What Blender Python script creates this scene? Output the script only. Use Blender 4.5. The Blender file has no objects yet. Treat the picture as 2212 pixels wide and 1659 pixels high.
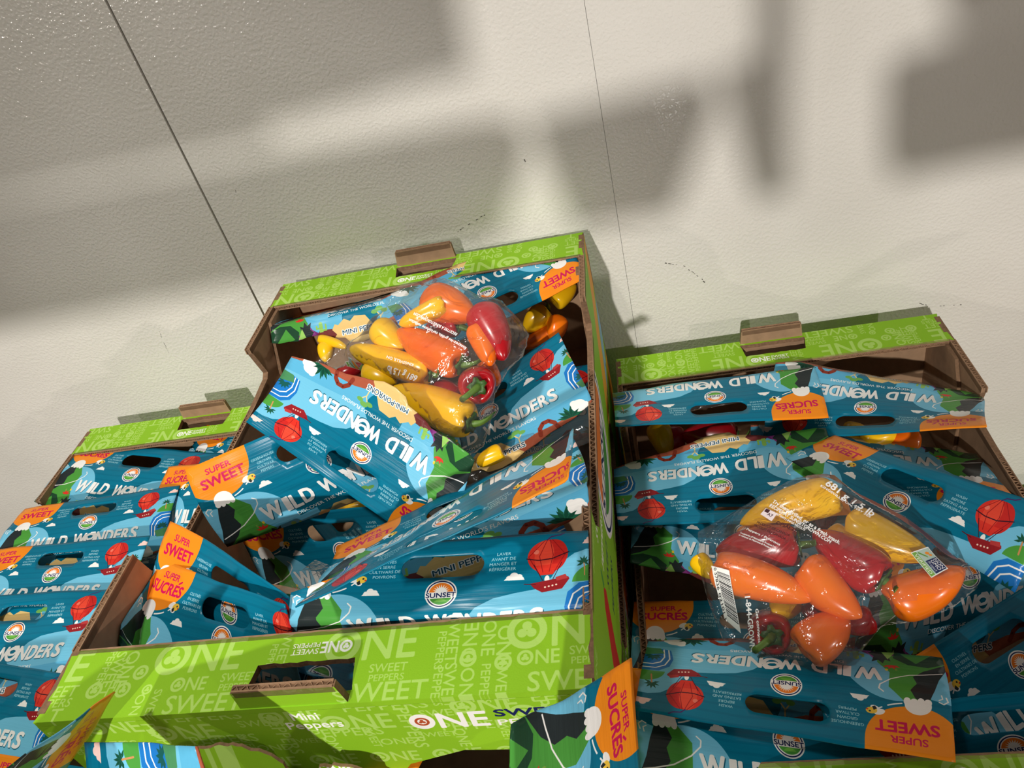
import bpy, bmesh, math, random, json
import numpy as np
from mathutils import Vector, Matrix, noise
from mathutils.geometry import delaunay_2d_cdt

# ------------------------------------------------------------------ camera, light, exposure
SC = bpy.context.scene
COL = SC.collection
ZT = 0.85                      # height of the middle box's rim above the floor
CAM = (0.4626, -0.2514, 0.4314 + ZT)
YAW, PITCH, ROLL, FPX = -0.2335, 0.639, -0.2795, 1650.38

def cam_axes():
    f = np.array([math.sin(YAW)*math.cos(PITCH), math.cos(YAW)*math.cos(PITCH), -math.sin(PITCH)])
    r0 = np.array([math.cos(YAW), -math.sin(YAW), 0]); u0 = np.cross(r0, f)
    c, s = math.cos(ROLL), math.sin(ROLL)
    return r0*c + u0*s, -r0*s + u0*c, f

cam_data = bpy.data.cameras.new('camera')
cam = bpy.data.objects.new('camera', cam_data); COL.objects.link(cam)
R_, U_, F_ = cam_axes()
cam.matrix_world = Matrix(((R_[0], U_[0], -F_[0], CAM[0]), (R_[1], U_[1], -F_[1], CAM[1]),
                           (R_[2], U_[2], -F_[2], CAM[2]), (0, 0, 0, 1)))
cam_data.sensor_width = 36.0
cam_data.lens = FPX/2212*36.0
cam_data.clip_start = 0.01
SC.camera = cam

SC.view_settings.view_transform = 'Standard'
SC.view_settings.look = 'None'
SC.view_settings.gamma = 1.0
SC.view_settings.use_curve_mapping = False
SC.view_settings.exposure = 0.12

world = bpy.data.worlds.new('cold_room'); SC.world = world
world.use_nodes = True
world.node_tree.nodes['Background'].inputs[0].default_value = (1.0, 0.90, 0.84, 1)
world.node_tree.nodes['Background'].inputs[1].default_value = 0.07

def lamp(name, x, y, z, power, radius, col=(1, 0.96, 0.90)):
    d = bpy.data.lights.new(name, 'POINT'); d.energy = power; d.shadow_soft_size = radius; d.color = col
    o = bpy.data.objects.new(name, d); o.location = (x, y, z + ZT); COL.objects.link(o)
    return o
KEY = (-0.10, -4.0, 2.0)
lamp('aisle_lamp', *KEY, 620, 0.042)
lamp('aisle_lamp', -2.6, -3.4, 1.35, 84, 0.03, (1, 0.91, 0.83))
lamp('aisle_lamp', 4.3, -3.2, 1.25, 165, 0.03, (1, 0.89, 0.82))
lamp('wall_sparkle_lamp', 0.574, -0.215, -0.18, 0.25, 0.004)  # tiny added lamp, placed only for a sparkle on the wall
sp = bpy.data.lights.new('overhead_pool_light', 'SPOT'); sp.energy = 135; sp.shadow_soft_size = 0.09; sp.color = (1, .96, .88)  # added overhead spot; its narrow cone leaves the right front dim
sp.spot_size = math.radians(30); sp.spot_blend = .75
so_ = bpy.data.objects.new('overhead_pool_light', sp); COL.objects.link(so_)
so_.location = (-0.30, -0.40, 2.45+ZT); so_.rotation_euler = (Vector((-.02, .28, 0))-Vector((-0.30, -0.40, 2.45))).to_track_quat('-Z', 'Y').to_euler()

# ------------------------------------------------------------------ helpers
def link(o, parent=None):
    COL.objects.link(o)
    if parent is not None: o.parent = parent
    return o
def empty(name, loc, label=None, cat=None, group=None, kind=None):
    o = bpy.data.objects.new(name, None); o.location = loc; o.empty_display_size = 0.02; COL.objects.link(o)
    tag(o, label, cat, group, kind); return o
def tag(o, label=None, cat=None, group=None, kind=None):
    if label: o['label'] = label
    if cat: o['category'] = cat
    if group: o['group'] = group
    if kind: o['kind'] = kind
    return o
def mesh_obj(name, verts, faces, mats, parent=None, midx=None, uvs=None, smooth=False, origin=(0, 0, 0)):
    me = bpy.data.meshes.new(name)
    V = np.asarray(verts, float) - np.asarray(origin, float)
    me.from_pydata(V.tolist(), [], [list(map(int, f)) for f in faces])
    for m in (mats if isinstance(mats, (list, tuple)) else [mats]): me.materials.append(m)
    if midx is not None: me.polygons.foreach_set('material_index', np.asarray(midx, np.int32))
    if uvs is not None:
        lay = me.uv_layers.new(name='UVMap')
        vi = np.zeros(len(me.loops), np.int32); me.loops.foreach_get('vertex_index', vi)
        lay.data.foreach_set('uv', np.asarray(uvs, np.float32)[vi].ravel())
    if smooth: me.polygons.foreach_set('use_smooth', np.ones(len(me.polygons), bool))
    me.update()
    o = bpy.data.objects.new(name, me)
    return link(o, parent)
def boxv(x0, x1, y0, y1, z0, z1):
    v = [(x, y, z) for x in (x0, x1) for y in (y0, y1) for z in (z0, z1)]
    f = [(0, 1, 3, 2), (4, 6, 7, 5), (0, 4, 5, 1), (2, 3, 7, 6), (0, 2, 6, 4), (1, 5, 7, 3)]
    return v, f
def box(name, b, mat, parent=None):
    v, f = boxv(*b)
    return mesh_obj(name, v, f, mat, parent)
def inside(P, poly):
    P = np.asarray(P, float); poly = np.asarray(poly, float)
    x, y = P[:, 0], P[:, 1]; r = np.zeros(len(P), bool)
    j = len(poly)-1
    for i in range(len(poly)):
        xi, yi = poly[i]; xj, yj = poly[j]
        if yi != yj:
            c = ((yi > y) != (yj > y)) & (x < (xj-xi)*(y-yi)/(yj-yi)+xi)
            r ^= c
        j = i
    return r
def resample(poly, step):
    out = []
    n = len(poly)
    for i in range(n):
        a = np.array(poly[i], float); b = np.array(poly[(i+1) % n], float)
        k = max(1, int(np.linalg.norm(b-a)/step))
        for t in range(k): out.append(a+(b-a)*t/k)
    return np.array(out)
def tri_mesh(outer, holes=(), step=None, grid=None, edge_step=None):
    """flat triangulation of an outline with holes; returns verts, tris, boundary loops"""
    loops = [resample(outer, edge_step) if edge_step else np.array(outer, float)] + [resample(h, edge_step) if edge_step else np.array(h, float) for h in holes]
    pts = []; edges = []
    for L in loops:
        s = len(pts); pts += [tuple(p) for p in L]
        edges += [(s+i, s+(i+1) % len(L)) for i in range(len(L))]
    if grid:
        mn = loops[0].min(0); mx = loops[0].max(0)
        gx = np.arange(mn[0]+grid*.5, mx[0], grid); gy = np.arange(mn[1]+grid*.5, mx[1], grid)
        G = np.array([(a+(grid*.5 if k % 2 else 0), b) for k, b in enumerate(gy) for a in gx])
        ok = inside(G, loops[0])
        for h in loops[1:]: ok &= ~inside(G, h)
        allb = np.concatenate(loops)
        for i in np.nonzero(ok)[0]:
            if np.min(np.sum((allb-G[i])**2, 1)) < (grid*.45)**2: ok[i] = False
        pts += [tuple(p) for p in G[ok]]
    v, e, f, _, _, _ = delaunay_2d_cdt([Vector(p) for p in pts], edges, [], 0, 1e-6)
    V = np.array([(p.x, p.y) for p in v]); T = np.array([t for t in f if len(t) == 3])
    c = V[T].mean(1)
    ok = inside(c, loops[0])
    for h in loops[1:]: ok &= ~inside(c, h)
    T = T[ok]
    a = V[T]; area = (a[:, 1, 0]-a[:, 0, 0])*(a[:, 2, 1]-a[:, 0, 1])-(a[:, 2, 0]-a[:, 0, 0])*(a[:, 1, 1]-a[:, 0, 1])
    T[area < 0] = T[area < 0][:, ::-1]
    cnt = {}
    for t in T:
        for k in range(3):
            a_, b_ = int(t[k]), int(t[(k+1) % 3])
            cnt[(a_, b_)] = 1
    bd = [(a_, b_) for (a_, b_) in cnt if (b_, a_) not in cnt]
    return V, T, bd

# ------------------------------------------------------------------ flat print, drawn into arrays
class Canvas:
    def __init__(s, x0, y0, w, h, ppm, col=(0, 0, 0, 0), ss=2):
        s.x0, s.y0, s.ppm, s.ss = x0, y0, ppm*ss, ss
        s.W, s.H = int(w*ppm)*ss, int(h*ppm)*ss
        s.a = np.zeros((s.H, s.W, 4), np.float32); s.a[:] = col
    def _bb(s, mn, mx):
        i0 = max(0, int((mn[0]-s.x0)*s.ppm)-1); i1 = min(s.W, int((mx[0]-s.x0)*s.ppm)+2)
        j0 = max(0, int((mn[1]-s.y0)*s.ppm)-1); j1 = min(s.H, int((mx[1]-s.y0)*s.ppm)+2)
        if i0 >= i1 or j0 >= j1: return None
        X = s.x0+(np.arange(i0, i1)+.5)/s.ppm; Y = s.y0+(np.arange(j0, j1)+.5)/s.ppm
        return i0, i1, j0, j1, X[None, :], Y[:, None]
    def _put(s, b, m, col):
        v = s.a[b[2]:b[3], b[0]:b[1]]
        if len(col) == 3: col = (*col, 1)
        al = col[3] if len(col) > 3 else 1
        if al >= 1: v[m] = (*col[:3], 1)
        else:
            v[m, :3] = v[m, :3]*(1-al)+np.array(col[:3])*al
            v[m, 3] = np.maximum(v[m, 3], al)
    def poly(s, P, col):
        P = np.asarray(P, float); b = s._bb(P.min(0), P.max(0))
        if b is None: return
        X, Y = b[4], b[5]; m = np.zeros((b[3]-b[2], b[1]-b[0]), bool); j = len(P)-1
        for i in range(len(P)):
            xi, yi = P[i]; xj, yj = P[j]
            if yi != yj: m ^= ((yi > Y) != (yj > Y)) & (X < (xj-xi)*(Y-yi)/(yj-yi)+xi)
            j = i
        s._put(b, m, col)
    def ell(s, cx, cy, rx, ry, col, rot=0, half=None):
        R = max(rx, ry); b = s._bb((cx-R, cy-R), (cx+R, cy+R))
        if b is None: return
        dx, dy = b[4]-cx, b[5]-cy; c, n = math.cos(rot), math.sin(rot)
        u = dx*c+dy*n; v = -dx*n+dy*c
        m = (u/rx)**2+(v/ry)**2 <= 1
        if half is not None: m &= half(dx, dy)
        s._put(b, m, col)
    def line(s, P, w, col):
        P = np.asarray(P, float); b = s._bb(P.min(0)-w, P.max(0)+w)
        if b is None: return
        X, Y = b[4], b[5]; m = np.zeros((b[3]-b[2], b[1]-b[0]), bool)
        for i in range(len(P)-1):
            a = P[i]; d = P[i+1]-a; L = d@d+1e-12
            t = np.clip(((X-a[0])*d[0]+(Y-a[1])*d[1])/L, 0, 1)
            m |= (X-a[0]-t*d[0])**2+(Y-a[1]-t*d[1])**2 <= (w/2)**2
        s._put(b, m, col)
    def tris(s, V, T, col):
        for t in T:
            P = V[t]; b = s._bb(P.min(0), P.max(0))
            if b is None: continue
            X, Y = b[4], b[5]; m = None; ar = (P[1, 0]-P[0, 0])*(P[2, 1]-P[0, 1])-(P[2, 0]-P[0, 0])*(P[1, 1]-P[0, 1])
            sg = 1 if ar > 0 else -1
            for k in range(3):
                p, q = P[k], P[(k+1) % 3]
                e = sg*((q[0]-p[0])*(Y-p[1])-(q[1]-p[1])*(X-p[0])) >= -1e-9
                m = e if m is None else m & e
            s._put(b, m, col)
    def text(s, txt, x, y, h, col, bold=0.0, width=None, ang=0, slant=0, align='c', up=-1, out=None):
        """cap height h, centred (or left) at x,y. up=-1: canvas y grows downwards"""
        V, T, w, _ = glyphs(txt)
        sx = h if width is None else width/max(w, 1e-6)
        c, n = math.cos(ang), math.sin(ang)
        k = 0 if bold <= 0 else (4 if bold < .028 else 8)
        for i in range(max(1, k)):
            dx, dy = (bold*h*math.cos(i*2*math.pi/k+.4), bold*h*math.sin(i*2*math.pi/k+.4)) if k else (0, 0)
            X = V[:, 0]*sx+V[:, 1]*h*slant-(w*sx/2 if align == 'c' else 0)+dx; Y = -(V[:, 1]*h-h/2)+dy
            s.tris(np.stack([X*c-Y*n+x, X*n+Y*c+y], 1), T, col)
    def image(s, name):
        k = s.ss; a = s.a
        al = a[..., 3:4]; pm = np.concatenate([a[..., :3]*al, al], 2)
        pm = pm.reshape(s.H//k, k, s.W//k, k, 4).mean((1, 3))
        al = pm[..., 3:4]; rgb = np.where(al > 1e-4, pm[..., :3]/np.maximum(al, 1e-4), 1.0)
        out = np.concatenate([rgb, al], 2)[::-1].astype(np.float32)
        im = bpy.data.images.new(name, out.shape[1], out.shape[0], alpha=True)
        im.pixels.foreach_set(np.ascontiguousarray(out).ravel()); im.update(); im.pack()
        return im
_G = {}
def glyphs(txt):
    k = txt
    if k not in _G:
        c = bpy.data.curves.new('t', 'FONT'); c.body = txt; c.size = 1; c.resolution_u = 3
        o = bpy.data.objects.new('t', c); COL.objects.link(o)
        me = bpy.data.meshes.new_from_object(o.evaluated_get(bpy.context.evaluated_depsgraph_get()))
        me.calc_loop_triangles()
        V = np.array([v.co[:2] for v in me.vertices]) if len(me.vertices) else np.zeros((1, 2))
        T = np.array([t.vertices[:] for t in me.loop_triangles], int) if len(me.loop_triangles) else np.zeros((0, 3), int)
        CAP = 0.682
        x0 = V[:, 0].min(); V = V-np.array([x0, 0]); V = V/CAP
        _G[k] = (V, T, V[:, 0].max(), 1.0)
        bpy.data.objects.remove(o); bpy.data.curves.remove(c); bpy.data.meshes.remove(me)
    return _G[k]
def C(r, g, b, a=1): return (r/255, g/255, b/255, a)
# ------------------------------------------------------------------ print on the bag header (mm, y down)
TEAL, TEAL2 = C(8, 112, 142), C(6, 94, 124)
SKY, WHITE, NAVY = C(112, 190, 222), C(245, 243, 240), C(18, 32, 84)
ORANGE, RED, MAG = C(243, 142, 32), C(214, 52, 40), C(205, 24, 86)
GREEN, DGREEN, BLACK = C(76, 152, 62), C(24, 84, 62), C(40, 48, 50)
BROWN, TAN, MAROON, PURPLE = C(168, 88, 64), C(226, 192, 124), C(112, 52, 52), C(112, 42, 112)
SLOT_C, SLOT_HL, SLOT_HH = (115.5, 25.0), 31.0, 9.5
def arc(cx, cy, rx, ry, a0, a1, n=24):
    return [(cx+rx*math.cos(math.radians(a0+(a1-a0)*i/n)), cy+ry*math.sin(math.radians(a0+(a1-a0)*i/n))) for i in range(n+1)]
BOTTOM = [(230, 100), (218, 104), (207, 107), (196, 111), (182, 113), (168, 115), (150, 121), (138, 124), (126, 129), (110, 131), (96, 129), (90, 122), (80, 120), (66, 116), (58, 112), (44, 112), (32, 114), (22, 112), (10, 112), (0, 110)]
HEAD = [(0, 0), (230, 0)]+BOTTOM
SLOT = arc(SLOT_C[0]+SLOT_HL-SLOT_HH, SLOT_C[1], SLOT_HH, SLOT_HH, -90, 90, 10)+arc(SLOT_C[0]-SLOT_HL+SLOT_HH, SLOT_C[1], SLOT_HH, SLOT_HH, 90, 270, 10)
def cloud(c, x, y, w, col=WHITE):
    h = w*.5
    c.poly([(x-w/2, y+h*.35), (x+w/2, y+h*.35), (x+w*.42, y), (x-w*.3, y-h*.1)], col)
    c.ell(x-w*.02, y-h*.15, w*.2, w*.2, col, half=lambda a, b: b < h*.5+y*0); c.ell(x+w*.22, y-h*.02, w*.17, w*.16, col); c.ell(x-w*.24, y+h*.08, w*.15, w*.14, col)
def leafy(c, x, y, r, n, col, a0=200, a1=340, w=.22):
    for i in range(n):
        a = math.radians(a0+(a1-a0)*i/max(1, n-1)); dx, dy = math.cos(a), math.sin(a)
        c.poly([(x, y), (x+dx*r*.5-dy*r*w, y+dy*r*.5+dx*r*w), (x+dx*r, y+dy*r), (x+dx*r*.5+dy*r*w, y+dy*r*.5-dx*r*w)], col)
def sun_logo(c, x, y, r):
    c.ell(x, y, r, r, WHITE)
    for a0, a1 in ((186, 354), (22, 158)):
        c.line(arc(x, y, r*.87, r*.87, a0, a1, 30), r*.075, NAVY)
    c.ell(x, y, r*.76, r*.76, C(240, 128, 40), half=lambda a, b: b < -r*.1)
    c.ell(x, y-r*.1, r*.34, r*.34, WHITE, half=lambda a, b: b < 0)
    for i in range(11):
        a = math.radians(180+18*i); d = np.array([math.cos(a), math.sin(a)]); n = np.array([-d[1], d[0]]); o = np.array([x, y-r*.1])
        c.poly([o+d*r*.3-n*r*.055, o+d*r*.3+n*r*.055, o+d*r*.56], WHITE)
    c.poly([(x-r*.98, y-r*.12), (x+r*.98, y-r*.12), (x+r*.98, y+r*.28), (x-r*.98, y+r*.28)], WHITE)
    c.ell(x, y+r*.05, r*.74, r*.70, GREEN, half=lambda a, b: b > r*.27)
    c.ell(x, y+r*.86, r*.5, r*.52, C(110, 176, 70), half=lambda a, b: (b < -r*.3))
    c.text('SUNSET', x, y+r*.09, r*.32, NAVY, .03, width=r*1.86)
def wild_wonders(c):
    sil = C(238, 238, 236)
    for sh, col in (((.7, .9), C(14, 92, 118)), ((0, 0), sil)):
        ox, oy = sh
        def L(ch, x, y, h, w, ang=0.0):
            c.text(ch, x+ox, y+oy, h*.95, col, .05, width=w*.86, ang=ang, slant=.06)
        L('W', 55, 76, 18, 21, -.03); L('I', 70.5, 76, 16.5, 5.2); L('L', 79, 76.5, 16.5, 9.5); L('D', 91, 75.5, 17, 12.5)
        L('W', 113, 74.5, 16, 18, -.03)
        c.line(arc(127.5+ox, 75+oy, 6.3, 6.8, -60, 290, 36), 3.6, col)
        c.line([(122+ox, 72+oy), (125+ox, 76+oy), (130+ox, 75.5+oy), (134+ox, 70+oy), (132+ox, 66.5+oy), (127.5+ox, 66.5+oy)], 2.6, col)
        L('N', 140.5, 74.5, 16.5, 12.5); L('D', 153.5, 74.5, 16.5, 11.5); L('E', 164.5, 74, 16, 8.6); L('R', 175, 74, 16, 10.5); L('S', 186, 73.5, 16.5, 10)
def header_art(fr):
    c = Canvas(0, 0, 232, 134, 5, TEAL)
    for k in range(9):
        y = 3+k*8.2
        c.line([(0, y), (70, y+2), (150, y-1), (230, y+1)], 2.2, (*TEAL2[:3], .35))
    # hills and sky
    c.ell(38, 88, 36, 42, SKY)
    c.poly([(116, 112), (122, 92), (133, 74), (142, 62), (155, 55), (170, 52), (185, 50), (196, 41), (203, 29), (212, 22), (222, 19), (232, 19), (232, 122), (116, 122)], SKY)
    c.poly([(116, 112), (122, 96), (160, 92), (232, 84), (232, 122), (116, 122)], C(92, 176, 214))
    c.poly([(0, 70), (60, 96), (120, 92), (120, 122), (0, 122)], C(96, 180, 216))
    c.ell(112, 100, 22, 20, TEAL)
    # left mountain
    c.poly([(0, 46), (14, 50), (18, 60), (12, 78), (0, 96)], SKY)
    c.poly([(14, 46), (30, 44), (42, 60), (40, 80), (48, 96), (46, 114), (0, 114), (0, 96), (10, 76)], GREEN)
    c.poly([(16, 44), (24, 50), (27, 58), (22, 66), (24, 76), (16, 86), (0, 97), (0, 88), (6, 74), (10, 60)], BLACK)
    c.line([(3, 84), (12, 82), (26, 78), (40, 70), (48, 62), (49, 57), (46, 54)], 1.1, WHITE)
    c.line([(3, 53), (2, 49), (5, 46.5), (8, 48)], 1.0, WHITE); c.line([(6, 55), (5.5, 51.5), (8, 50)], .9, WHITE)
    for a in (210, 250, 290, 330): leafy(c, 38, 92, 7, 1, RED, a, a, .2)
    c.ell(42, 84, 1.2, 1.8, C(232, 200, 60)); c.ell(35, 85, 1.0, 1.8, C(120, 160, 70))
    # blob
    c.poly([(-1, -1), (60, -1), (60, 6)]+arc(26, 8, 34, 34, 0, 150, 24)+[(-1, 26)], ORANGE)
    c.text('SUPER', 30, 10.5, 5.6, MAG, .035, width=25)
    c.text('SUCRES' if fr else 'SWEET', 31, 21.5, 9.2, MAG, .05, width=45 if fr else 43, ang=-.02)
    if fr: c.line([(45, 14.6), (47.5, 12.6)], 1.8, MAG)
    c.line(arc(26, 9, 37, 36, 62, 78, 6), 1.2, WHITE); c.line(arc(26, 9, 37, 36, 38, 54, 6), 1.2, WHITE)
    # snow cap
    c.ell(22.5, 43.5, 9.2, 9, WHITE, half=lambda a, b: b < 3)
    for k in range(4): c.ell(15.6+4.7*k, 46.5, 2.6, 3.2+.8*(k % 2), WHITE)
    # bee
    c.ell(49.5, 33, 4.2, 2.6, WHITE, -.5); c.ell(52.2, 35.8, 4, 2.6, WHITE, .7)
    c.ell(55, 33.6, 4, 3.2, C(242, 200, 70), -.2); c.poly([(51, 36), (53.4, 34), (54.5, 37.5), (52.5, 38.5)], BLACK); c.ell(56.2, 32.8, .8, .8, BLACK); c.ell(58, 34.4, .9, .7, RED)
    cloud(c, 63, 45.5, 14); cloud(c, 169.5, 38.5, 15); cloud(c, 225, 11, 15, C(244, 208, 200)); cloud(c, 118, 61.5, 5, TEAL)
    small = C(168, 214, 226)
    left = ['CULTIVÉS', 'EN SERRE', 'CULTIVARS DE', 'POIVRONS'] if fr else ['GREENHOUSE', 'GROWN', 'CULTIVAR', 'PEPPERS']
    right = ['LAVER', 'AVANT DE', 'MANGER ET', 'RÉFRIGÉRER'] if fr else ['WASH', 'BEFORE', 'EATING AND', 'REFRIGERATE']
    for k in range(4):
        c.text(left[k], 72, 18.6+4.4*k, 2.5, small, .01); c.text(right[k], 160.5, 17.8+4.4*k, 2.5, small, .01)
    # balloon and boat
    c.ell(192.5, 22, 14.6, 14.2, RED); c.ell(196, 22, 10.8, 14.1, C(196, 40, 36)); c.ell(190, 22, 7, 14, C(226, 72, 52)); c.ell(184, 18, 2, 2, C(236, 120, 100))
    c.poly([(182, 30), (203, 30), (197, 38.5), (188, 38.5)], RED)
    for f in (-13.8, -6, 4, 12.6): c.line([(192.5+f*.2, 8), (192.5+f, 22), (192.5+f*.45, 36)], .55, C(150, 26, 30))
    c.line([(177.5, 23.5), (186, 25.4), (196, 25), (207.5, 20.5)], .9, C(60, 22, 36)); c.line([(191, 8), (194, 5), (200, 4), (203, 2)], 1.1, C(70, 44, 100))
    c.line([(183, 29), (190, 43)], .5, C(60, 22, 36)); c.line([(203, 29), (197, 43)], .5, C(60, 22, 36))
    c.ell(193, 42, 1.8, 3, WHITE)
    c.poly([(181, 45), (187, 44), (208, 41), (209, 43), (204, 51), (190, 53), (184, 49)], C(146, 34, 40)); c.line([(177, 45), (185, 46)], .8, C(90, 30, 40))
    c.poly([(199, 41), (206, 39), (208, 42.5), (200, 44)], C(180, 60, 60))
    for k in range(4): c.ell(192+2.6*k, 48.8-.5*k, .75, .75, C(244, 220, 200))
    # island and river at the right edge
    c.ell(228, 46, 17, 13, GREEN, half=lambda a, b: b < 0); c.line([(221.5, 41), (220, 31)], 1.3, C(200, 140, 90)); leafy(c, 220, 31, 6.5, 7, DGREEN, 160, 380, .16)
    c.poly([(209, 80), (206, 66), (208, 54), (216, 47), (232, 46), (232, 72), (222, 82)], C(32, 118, 196))
    c.line([(211, 80), (209, 66), (212, 56), (219, 51), (232, 50)], 1.2, WHITE); c.line([(215, 80), (213.5, 68), (216, 60), (222, 56), (232, 55)], 1.2, WHITE)
    leafy(c, 223, 69, 8, 7, C(26, 88, 84), 170, 370, .2); c.poly([(214, 74), (232, 69), (232, 82), (218, 82)], C(74, 138, 92))
    # lettering
    wild_wonders(c); sun_logo(c, 116.5, 48.5, 12)
    c.text("DISCOVER THE WORLD'S FLAVORS", 117, 91.3, 4.0, WHITE, .012, width=88)
    # canyon band
    c.poly([(44, 102), (54, 106), (62, 112), (62, 134), (24, 134), (30, 112)], PURPLE); c.poly([(28, 122), (50, 100), (60, 118), (58, 134), (24, 134)], C(134, 60, 130))
    c.poly([(62, 107), (78, 109), (84, 120), (92, 134), (54, 134), (56, 114)], MAROON)
    c.poly([(130, 118), (140, 113), (154, 109), (176, 108), (200, 106), (232, 98), (232, 134), (84, 134), (84, 122)], BROWN)
    c.poly([(76, 110), (80, 104), (84, 106), (92, 100), (99, 104), (105, 99), (118, 101), (124, 110), (136, 124), (140, 134), (88, 134), (84, 126), (76, 122), (81, 116)], TAN)
    for (P, col) in (([(61, 110), (61, 99), (63.2, 97.5), (65.4, 99), (65.4, 110)], C(140, 190, 90)), ([(57, 106), (57, 101.5), (59, 101.5), (59, 104), (62, 104), (62, 106)], C(140, 190, 90)), ([(64, 107), (68, 107), (68, 101), (70, 101), (70, 109), (64, 109)], C(140, 190, 90))): c.poly(P, col)
    c.poly([(40, 112), (38, 98), (42, 100), (44, 94), (47, 99), (52, 96), (50, 104), (54, 108), (50, 113)], BLACK); c.poly([(34, 113), (40, 101), (44, 113)], C(150, 200, 100))
    c.poly([(0, 98), (12, 92), (26, 94), (36, 104), (34, 114), (0, 114)], C(34, 70, 48)); c.poly([(6, 114), (20, 97), (30, 112)], GREEN)
    # acacia, arch, palm and flower
    c.line([(136, 113), (136.5, 106), (133, 101)], 1.3, C(232, 206, 140)); c.line([(136.5, 107), (141, 102)], 1.1, C(232, 206, 140))
    for (x, y, r) in ((130, 100, 4), (136, 97.5, 4.6), (142, 100.5, 3.8)): c.ell(x, y, r, r*.62, C(112, 172, 86))
    c.line([(158, 114), (160, 106), (165, 101.5), (171, 101.5), (176, 106), (178, 114)], 4.6, C(138, 56, 40))
    for p in ((159, 108), (165, 101.5), (172, 102), (177, 109)): c.ell(*p, 1.1, 1.1, C(100, 36, 30))
    leafy(c, 194, 109, 15, 6, C(28, 92, 66), 195, 350, .13); c.ell(206, 100, 8, 7, WHITE); c.ell(202, 96, 4, 4, WHITE); c.ell(212, 103, 5, 4.5, WHITE)
    leafy(c, 194, 109, 12, 4, C(20, 70, 54), 205, 330, .15)
    m = 'MINI-POIVRONS' if fr else 'MINI PEPPERS'
    for k in range(8): c.text(m, 114+.8*math.cos(k*.785), 116+.8*math.sin(k*.785), 5.6, WHITE, .03, width=52)
    c.text(m, 114, 116, 5.6, C(16, 76, 104), .012, width=52)
    return c.image('header_print_fr' if fr else 'header_print_en')

# ------------------------------------------------------------------ print on the box
LIME, PALE = C(140, 192, 38), C(176, 216, 104)
def one_logo(c, x, y, h, col, ang=0, col2=None, up=False):
    """ONE + SWEET/PEPPERS, left end at x"""
    def at(dx, dy): return (x+dx*math.cos(ang)-dy*math.sin(ang), y+dx*math.sin(ang)+dy*math.cos(ang))
    ring(c, *at(h*.56, 0), h*.56, col)
    c.text('NE', *at(h*1.98, 0), h, col, .03, width=h*1.5, ang=ang)
    c.text('SWEET', *at(h*4.1, -h*.28), h*.48, col2 or col, .02, width=h*2.4, ang=ang)
    c.text('PEPPERS', *at(h*4.1, h*.30), h*.40, col, .02, width=h*2.4, ang=ang)
def ring(c, x, y, r, col, lobe=None):
    c.line(arc(x, y, r*.8, r*.8, 0, 360, 32), r*.36, col)
    for a in (90, 210, 330):
        c.ell(x+.26*r*math.cos(math.radians(a)), y-.26*r*math.sin(math.radians(a)), r*.24, r*.24, lobe or col)
def pattern(c, x0, y0, w, h, seed):
    def ONE(x, y, s, a=0):
        q = lambda d: (x+d*math.cos(a), y+d*math.sin(a))
        ring(c, *q(-s*1.05), s*.56, PALE); c.text('NE', *q(s*.42), s, PALE, .02, width=s*1.55, ang=a)
    def SP(x, y, s, a=0):
        c.text('SWEET', x, y, s, PALE, .015, ang=a); c.text('PEPPERS', x-math.sin(a)*-s*1.2*-1, y+math.cos(a)*s*1.2, s*.8, PALE, .012, ang=a)
    V = math.pi/2
    ONE(118, 12, 25); ONE(250, 13, 24); ONE(382, 12, 25); c.text('E', 15, 13, 24, PALE, .02)
    for (x, t, s, a) in ((38, 'PEPPERS', 6, V), (46, 'SWEET', 8, V), (57, 'ONE', 10, V), (172, 'PEPPERS', 5, V), (180, 'SWEET', 7, V), (297, 'PEPPERS', 5.5, V), (305, 'SWEET', 8, V), (317, 'ONE', 10, -V), (330, 'ONE', 9, V), (341, 'ONE', 10, V), (52, 'SWEET', 6, V)):
        c.text(t, x, 16+6*math.sin(x), s, PALE, .015, ang=a)
    for (x, y, r) in ((70, 22, 6), (62, 35, 6), (317, 30, 6), (341, 34, 6), (204, 30, 5), (192, 33, 4), (38, 34, 6.5), (82, 36, 4)): ring(c, x, y, r, PALE)
    c.text('EET', 14, 33, 8.5, PALE, .015); c.text('PERS', 14, 42, 6.5, PALE, .01); c.text('T', 16, 52, 11, PALE, .015)
    ONE(116, 34, 10); SP(152, 31, 6.2); ONE(216, 35, 10); SP(262, 32, 6); ONE(366, 32, 10); SP(398, 29, 6)
    for (x, s) in ((132, 13), (262, 13), (388, 13)): c.text('SWEET', x, 49, s, PALE, .015, width=s*4.6)
    for (x, t, s) in ((80, 'ONE', 7), (92, 'SWEET', 6), (306, 'SWEET', 8), (298, 'PEPPERS', 6), (330, 'PEPPERS', 6), (341, 'SWEET', 7), (318, 'ONE', 9)): c.text(t, x, 50, s, PALE, .012, ang=V)
    for x in (130, 262, 388): c.text('PEPPERS', x, 62, 9, PALE, .012, width=58)
    for x in (60, 196, 330): ONE(x, 68, 16)
    for x in (20, 170, 300): c.text('SWEET', x, 74, 8, PALE, .012)
    for x in (110, 240, 370): ONE(x, 80, 18)
    for k in range(26): c.text(('SWEET', 'ONE', 'PEPPERS')[k % 3], 8+k*15.5, 100+9*math.sin(k*2.1), 6+2*(k % 3), PALE, .012, ang=V*(k % 2))
    for k in range(9): ONE(20+k*46, 128, 13)
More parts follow.
